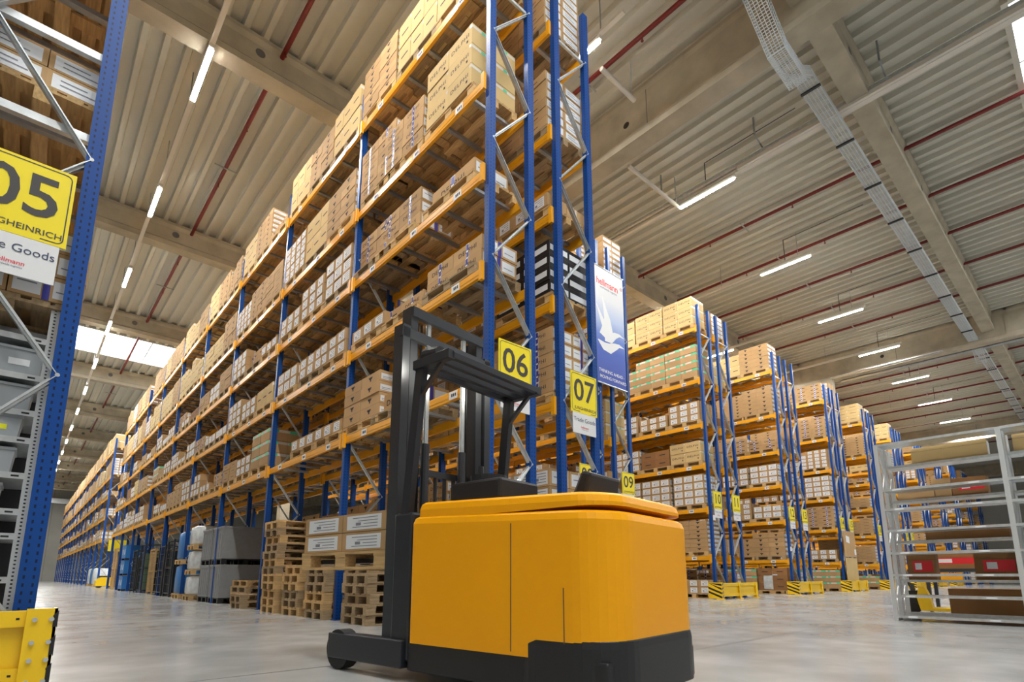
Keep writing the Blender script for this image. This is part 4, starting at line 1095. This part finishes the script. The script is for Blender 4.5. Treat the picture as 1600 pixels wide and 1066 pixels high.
def wrapped(x, y, z, w, d, h, mat, lab, cat='bale', name='wrapped_bale'):
    t = thing(name, (x, y, z), lab, cat)
    b = MB(); n = 10; prof = []
    for q in range(n):
        a = 2 * math.pi * q / n + .3; prof.append((d / 2 * (abs(math.cos(a)) ** .5) * (1 if math.cos(a) > 0 else -1), w / 2 * (abs(math.sin(a)) ** .5) * (1 if math.sin(a) > 0 else -1)))
    for k, (z0, s0) in enumerate(((.15, .95), (.2, 1.0), (h * .6, 1.0), (h * .93, .97), (h, .8))):
        for p in prof: b.v.append((p[0] * s0, p[1] * s0, z0))
    mi = b.mi(mat)
    for k in range(4):
        for q in range(n): b.f.append((k * n + q, k * n + (q + 1) % n, (k + 1) * n + (q + 1) % n, (k + 1) * n + q)); b.m.append(mi)
    b.f.append(tuple(4 * n + q for q in range(n))); b.m.append(mi); b.f.append(tuple(q for q in range(n))[::-1]); b.m.append(mi)
    part('wrapped_load', b, t, smooth=True)
    g = MB(); g.add(whole, Matrix.Diagonal((d / 1.2, w / .8, 1, 1))); part('pallet_base', g, t)
for l in range(3):
    wrapped(4.2, 18.25, .002 + .72 * l, .85, 1.0, .70, 'wrap', 'white foil-wrapped bale on a pallet, %s of three beside the grey containers' % ('bottom', 'middle', 'top')[l])
for l in range(2):
    wrapped(4.25, 20.0, .002 + 1.05 * l, 1.0, 1.0, 1.03, 'bluebox', 'blue wrapped load, %s of two left of the white bales' % ('lower', 'upper')[l])
def stillage(x, y, z, w, d, h, mat, lab, name='wire_stillage', cat='stillage', fillm=None):
    t = thing(name, (x, y, z), lab, cat, 'dark floor goods under rack six')
    b = MB()
    for xx in (-d / 2, d / 2):
        for yy in (-w / 2, w / 2): b.box(xx - .025, xx + .025, yy - .025, yy + .025, 0, h, mat)
    for zz in (.12, h * .5, h - .03):
        for yy in (-w / 2, w / 2): b.bar((-d / 2, yy, zz), (d / 2, yy, zz), .03, .03, mat)
        for xx in (-d / 2, d / 2): b.bar((xx, -w / 2, zz), (xx, w / 2, zz), .03, .03, mat)
    part('frame', b, t)
    b = MB()
    for q in range(1, 8):
        b.bar((-d / 2, -w / 2 + w * q / 8, .12), (-d / 2, -w / 2 + w * q / 8, h - .03), .01, .01, mat); b.bar((-d / 2 + d * q / 8, -w / 2, .12), (-d / 2 + d * q / 8, -w / 2, h - .03), .01, .01, mat)
    for q in range(1, 6):
        zz = .12 + (h - .15) * q / 6; b.bar((-d / 2, -w / 2, zz), (-d / 2, w / 2, zz), .01, .01, mat); b.bar((-d / 2, -w / 2, zz), (d / 2, -w / 2, zz), .01, .01, mat)
    part('wire_sides', b, t)
    if fillm:
        b = MB(); b.box(-d / 2 + .05, d / 2 - .05, -w / 2 + .05, w / 2 - .05, .12, h * .8, fillm); part('contents', b, t)
stillage(4.3, 21.6, .002, .95, 1.0, 1.9, 'dark', 'dark wire stillage standing left of the blue wrapped loads', fillm='black')
stillage(4.3, 23.0, .002, 1.0, 1.0, 1.75, 'dark', 'second dark wire stillage, further down the aisle', fillm='black')
stillage(4.3, 24.8, .002, 1.0, 1.0, 1.7, 'wood', 'wooden slatted crate under rack six beyond the wire stillages', name='slatted_crate', cat='crate', fillm='black')
stillage(4.3, 27.2, .002, 1.0, 1.0, 2.0, 'dark', 'third dark wire stillage with a green box beneath', fillm='hose')
stillage(4.3, 29.0, .002, 1.0, 1.0, 1.8, 'dark', 'fourth dark wire stillage before the blue barrels', fillm='black')
for l in range(3):
    t = thing('blue_crate', (4.2, 32.0, .002 + .72 * l), 'tall blue crate, %s of the blue stack far down the aisle' % ('bottom', 'middle', 'top')[l], 'crate', 'stacked blue crates')
    b = MB(); b.box(-.5, .5, -.6, .6, .08, .68, 'bluebox'); b.box(-.52, .52, -.62, .62, .66, .70, 'bluebox'); part('crate_body', b, t)
    b = MB()
    for yy in (-.35, .2): b.quad([(-.502, yy + .18, .25), (-.502, yy, .25), (-.502, yy, .5), (-.502, yy + .18, .5)], 'label')
    part('crate_label', b, t)
    b = MB(); b.box(-.5, .5, -.6, -.45, 0, .08, 'black'); b.box(-.5, .5, .45, .6, 0, .08, 'black'); part('skid', b, t)
stillage(4.2, 35.0, .002, 1.0, 1.0, 2.1, 'wood', 'tall pale slatted crate beyond the blue crates', name='slatted_crate', cat='crate', fillm='card')
t = thing('floor_scrubber', (4.0, 40.9, 0), 'small yellow machine parked in the passage at the end of rack six', 'machine')
b = MB(); b.prism([(-.5, .1), (.5, .1), (.5, .5), (.2, .62), (-.3, .62), (-.5, .4)], -.4, .4, 'yellow'); part('housing', b, t)
b = MB(); b.box(-.35, .25, -.3, .3, .62, .7, 'black'); part('top_cover', b, t)
for yy in (-.35, .35): b = MB(); b.tube((-.3, yy - .04, .12), (-.3, yy + .04, .12), .12, 'rubber', 14); b.tube((.3, yy - .04, .12), (.3, yy + .04, .12), .12, 'rubber', 14); part('wheel', b, t)
t = thing('height_sign', (3.72, 39.0, 2.0), 'yellow sign across the passage at the end of rack six', 'sign')
b = MB(); b.box(0, .9, -.02, .02, .1, .75, 'signyellow'); part('sign_board', b, t)
for k, y in enumerate((46.0, 47.4, 49.2)):
    wrapped(4.2, y, .002, 1.1, .9, 1.2, 'wrap' if k != 1 else 'bluebox', ('white', 'blue', 'pale')[k] + ' wrapped pallet load under the far rack, %s beyond the passage' % ORD[k])
for k, (x, y) in enumerate(((21.1, 8.95), (15.3, 9.0))):
    pass
wrapped(22.13, 9.2, .002, .95, .8, .95, 'wrap', 'grey foil-wrapped load with a yellow label beneath rack twelve')

# ------------------------------------------------------------------ reach truck
t = thing('reach_truck', (TR_C.x, TR_C.y, 0), 'orange and black reach truck driving into the aisle with a loaded pallet', 'forklift', rz=TR_H)
truck = t
W2 = .55
# chassis
b = MB(); b.box(-W2 + .02, W2 - .02, -.80, .72, .07, .26, 'black'); part('chassis', b, t, bevel=.015, label='black lower chassis')
# main body: rounded plan, sloping hood
def rounded_body(mb, x0, x1, y0, y1, z0, zr, zf, r, mat, zm=.62):
    n = 8; ring = []
    for cx, cy, a0 in ((x1 - r, y1 - .05, 0), (x0 + r, y1 - .05, math.pi / 2), (x0 + r, y0 + r, math.pi), (x1 - r, y0 + r, 1.5 * math.pi)):
        rr = .05 if cy > 0 else r
        ccx = (x1 - rr if cx > 0 else x0 + rr)
        for q in range(n + 1):
            a = a0 + math.pi / 2 * q / n; ring.append((ccx + rr * math.cos(a), cy + rr * math.sin(a)))
    m = len(ring); k = mb.mi(mat); base = len(mb.v)
    def topz(y): return zr + (zf - zr) * (y - y0) / (y1 - y0)
    cx0, cy0 = (x0 + x1) / 2, (y0 + y1) / 2
    levels_ = [(z0, 1.0, None), (zm, 1.0, None), (0, 1.0, -.05), (0, .985, -.015), (0, .955, 0.0)]
    for zz, s_, off in levels_:
        for (x, y) in ring:
            z = zz if off is None else topz(y) + off
            mb.v.append((cx0 + (x - cx0) * s_, cy0 + (y - cy0) * s_, z))
    for l in range(4):
        for q in range(m): mb.f.append((base + l * m + q, base + l * m + (q + 1) % m, base + (l + 1) * m + (q + 1) % m, base + (l + 1) * m + q)); mb.m.append(k)
    mb.f.append(tuple(base + 4 * m + q for q in range(m))); mb.m.append(k); mb.f.append(tuple(base + q for q in range(m))[::-1]); mb.m.append(k)
b = MB(); rounded_body(b, -W2, W2, -.85, .70, .25, 1.02, 1.08, .24, 'orange'); bd = part('body', b, t, smooth=False, label='orange body shell')
b = MB(); rounded_body(b, -W2 + .02, W2 - .02, -.82, .66, 1.05, 1.12, 1.175, .22, 'orange', zm=1.06); part('hood', b, t, label='orange hood over the battery')
b = MB(); b.box(-W2 - .002, -W2 + .01, -.2, -.194, .27, .98, 'seam'); b.box(-W2 - .002, -W2 + .01, -.56, -.554, .27, .62, 'seam'); part('panel_gap', b, t)
b = MB(); rounded_body(b, -W2 - .006, W2 + .006, -.858, -.32, .08, .37, .37, .24, 'black', zm=.2); part('rear_bumper', b, t, label='black rear bumper skirt')
# dark front section with drive console
b = MB(); b.box(-W2 + .03, W2 - .03, .72, .92, .12, 1.12, 'dark'); part('front_console', b, t, bevel=.02, label='black front section behind the mast')
b = MB(); b.box(-.42, -.02, .0, .45, 1.15, 1.30, 'black'); part('armrest', b, t, bevel=.02)
b = MB(); b.box(-.02, .42, -.35, .10, 1.12, 1.22, 'black'); b.prism([(-.35, 1.14), (-.40, 1.34), (-.33, 1.36), (-.25, 1.20)], -.0, .40, 'black', axis='x'); part('driver_seat', b, t, bevel=.02)
b = MB(); b.tube((-.2, .3, 1.3), (-.2, .3, 1.36), .13, 'black', 18); b.tube((-.28, .3, 1.36), (-.28, .3, 1.42), .02, 'black', 8); part('steering_wheel', b, t)
# overhead guard, carried by two front posts
for x in (-W2 + .06, W2 - .06):
    b = MB(); b.bar((x, .82, 1.05), (x, .70, 2.18), .05, .08, 'dark', up=(0, 1, 0)); b.bar((x, .72, 1.95), (x, .46, 2.19), .03, .03, 'dark', up=(0, 1, 0)); part('guard_post', b, t)
b = MB()
for x in (-W2 + .05, W2 - .05): b.box(x - .03, x + .03, .38, .76, 2.16, 2.23, 'dark')
for q in range(4): y = .40 + q * .115; b.box(-W2 + .05, W2 - .05, y - .02, y + .02, 2.17, 2.22, 'dark')
part('overhead_guard', b, t, bevel=.004)
# mast
for i, (o_, zt) in enumerate(((.46, 2.60), (.37, 2.78))):
    for s in (-1, 1):
        b = MB(); x = s * o_; y = .98 + (0 if i == 0 else .02)
        b.prism([(x - .035, y - .05), (x + .035, y - .05), (x + .035, y + .06), (x - .035, y + .06)], 0, 1, 'steel'); b.v = [(a, c, .10 + (zt - .10) * bb) for (a, bb, c) in b.v]
        part('mast_rail' if i == 0 else 'inner_mast_rail', b, t)
for z, w_ in ((.45, .5), (2.50, .5), (2.70, .4)): b = MB(); b.box(-w_, w_, .93, .97, z, z + .08, 'steel'); part('mast_crossbar', b, t)
for s in (-.2, .2): b = MB(); b.tube((s, .98, .3), (s, .98, 1.7), .035, 'steel', 12); b.tube((s, .98, 1.7), (s, .98, 2.7), .022, 'galv', 10); part('lift_cylinder', b, t)
for s in (-.28, -.24, .24, .28): b = MB(); b.bar((s, 1.02, .7), (s, 1.02, 2.7), .012, .02, 'black', up=(0, 1, 0)); part('lift_chain', b, t)
pass
b = MB(); b.box(-.34, .34, 1.05, 1.10, .62, .74, 'steel'); b.box(-.34, .34, 1.05, 1.10, 1.0, 1.10, 'steel'); b.box(-.34, -.28, 1.05, 1.10, .62, 1.5, 'steel'); b.box(.28, .34, 1.05, 1.10, .62, 1.5, 'steel')
for q in range(5): x = -.2 + q * .1; b.box(x - .008, x + .008, 1.06, 1.09, 1.1, 1.5, 'steel')
b.box(-.34, .34, 1.05, 1.10, 1.47, 1.52, 'steel'); part('fork_carriage', b, t)
FZ = .785
for s in (-.2, .2): b = MB(); b.box(s - .05, s + .05, 1.10, 1.14, FZ, 1.15, 'steel'); b.box(s - .05, s + .05, 1.10, 2.28, FZ, FZ + .04, 'steel'); part('fork', b, t)
for s in (-1, 1):
    b = MB(); b.box(s * .50 - .06, s * .50 + .06, .75, 1.62, .08, .26, 'dark'); lg = part('support_leg', b, t, bevel=.01)
    w = MB(); w.tube((s * .50 - .05, 1.5, .145), (s * .50 + .05, 1.5, .145), .143, 'rubber', 24); link('load_wheel', w.mesh('load_wheel'), parent=lg)
b = MB(); b.tube((-.12, -.45, .172), (.12, -.45, .172), .17, 'rubber', 24); part('drive_wheel', b, t)
for s in (-.40, .0, .40):
    b = MB(); b.tube((s, .60, 2.29), (s, .74, 2.29), .055, 'black', 16, r2=.075); b.box(s - .015, s + .015, .62, .66, 2.21, 2.27, 'black'); wl = part('work_light', b, t)
    g = MB(); g.tube((s, .738, 2.29), (s, .744, 2.29), .066, 'lamp', 16); link('lens', g.mesh('lens'), parent=wl)
# carried load: pallet and cartons
Rz = Matrix.Rotation(TR_H, 4, 'Z')
def tl(x, y, z): v = Rz @ Vector((x, y, z)); return (TR_C.x + v.x, TR_C.y + v.y, z)
p = thing('wooden_pallet', tl(0, 1.16 + .61, FZ - .052), 'wooden pallet carried on the forks of the reach truck', 'pallet', rz=TR_H + math.pi / 2)
pallet_parts(p)
key = (.58, .38, .15, 'white'); bm_, lm_, tm_ = carton_meshes(key)
for l in range(2):
    for i in range(2):
        for j in range(2):
            o = tag(link('carton', bm_, tl(-.195 + .39 * j, 1.16 + .32 + .59 * i, FZ + .093 + l * .153), rz=TR_H), 'carton on the truck forks, %s layer, %s %s' % ('lower' if l == 0 else 'upper', 'rear' if i == 0 else 'front', 'left' if j == 0 else 'right'), 'carton', 'cartons carried by the reach truck')
            link('shipping_label', lm_, parent=o)
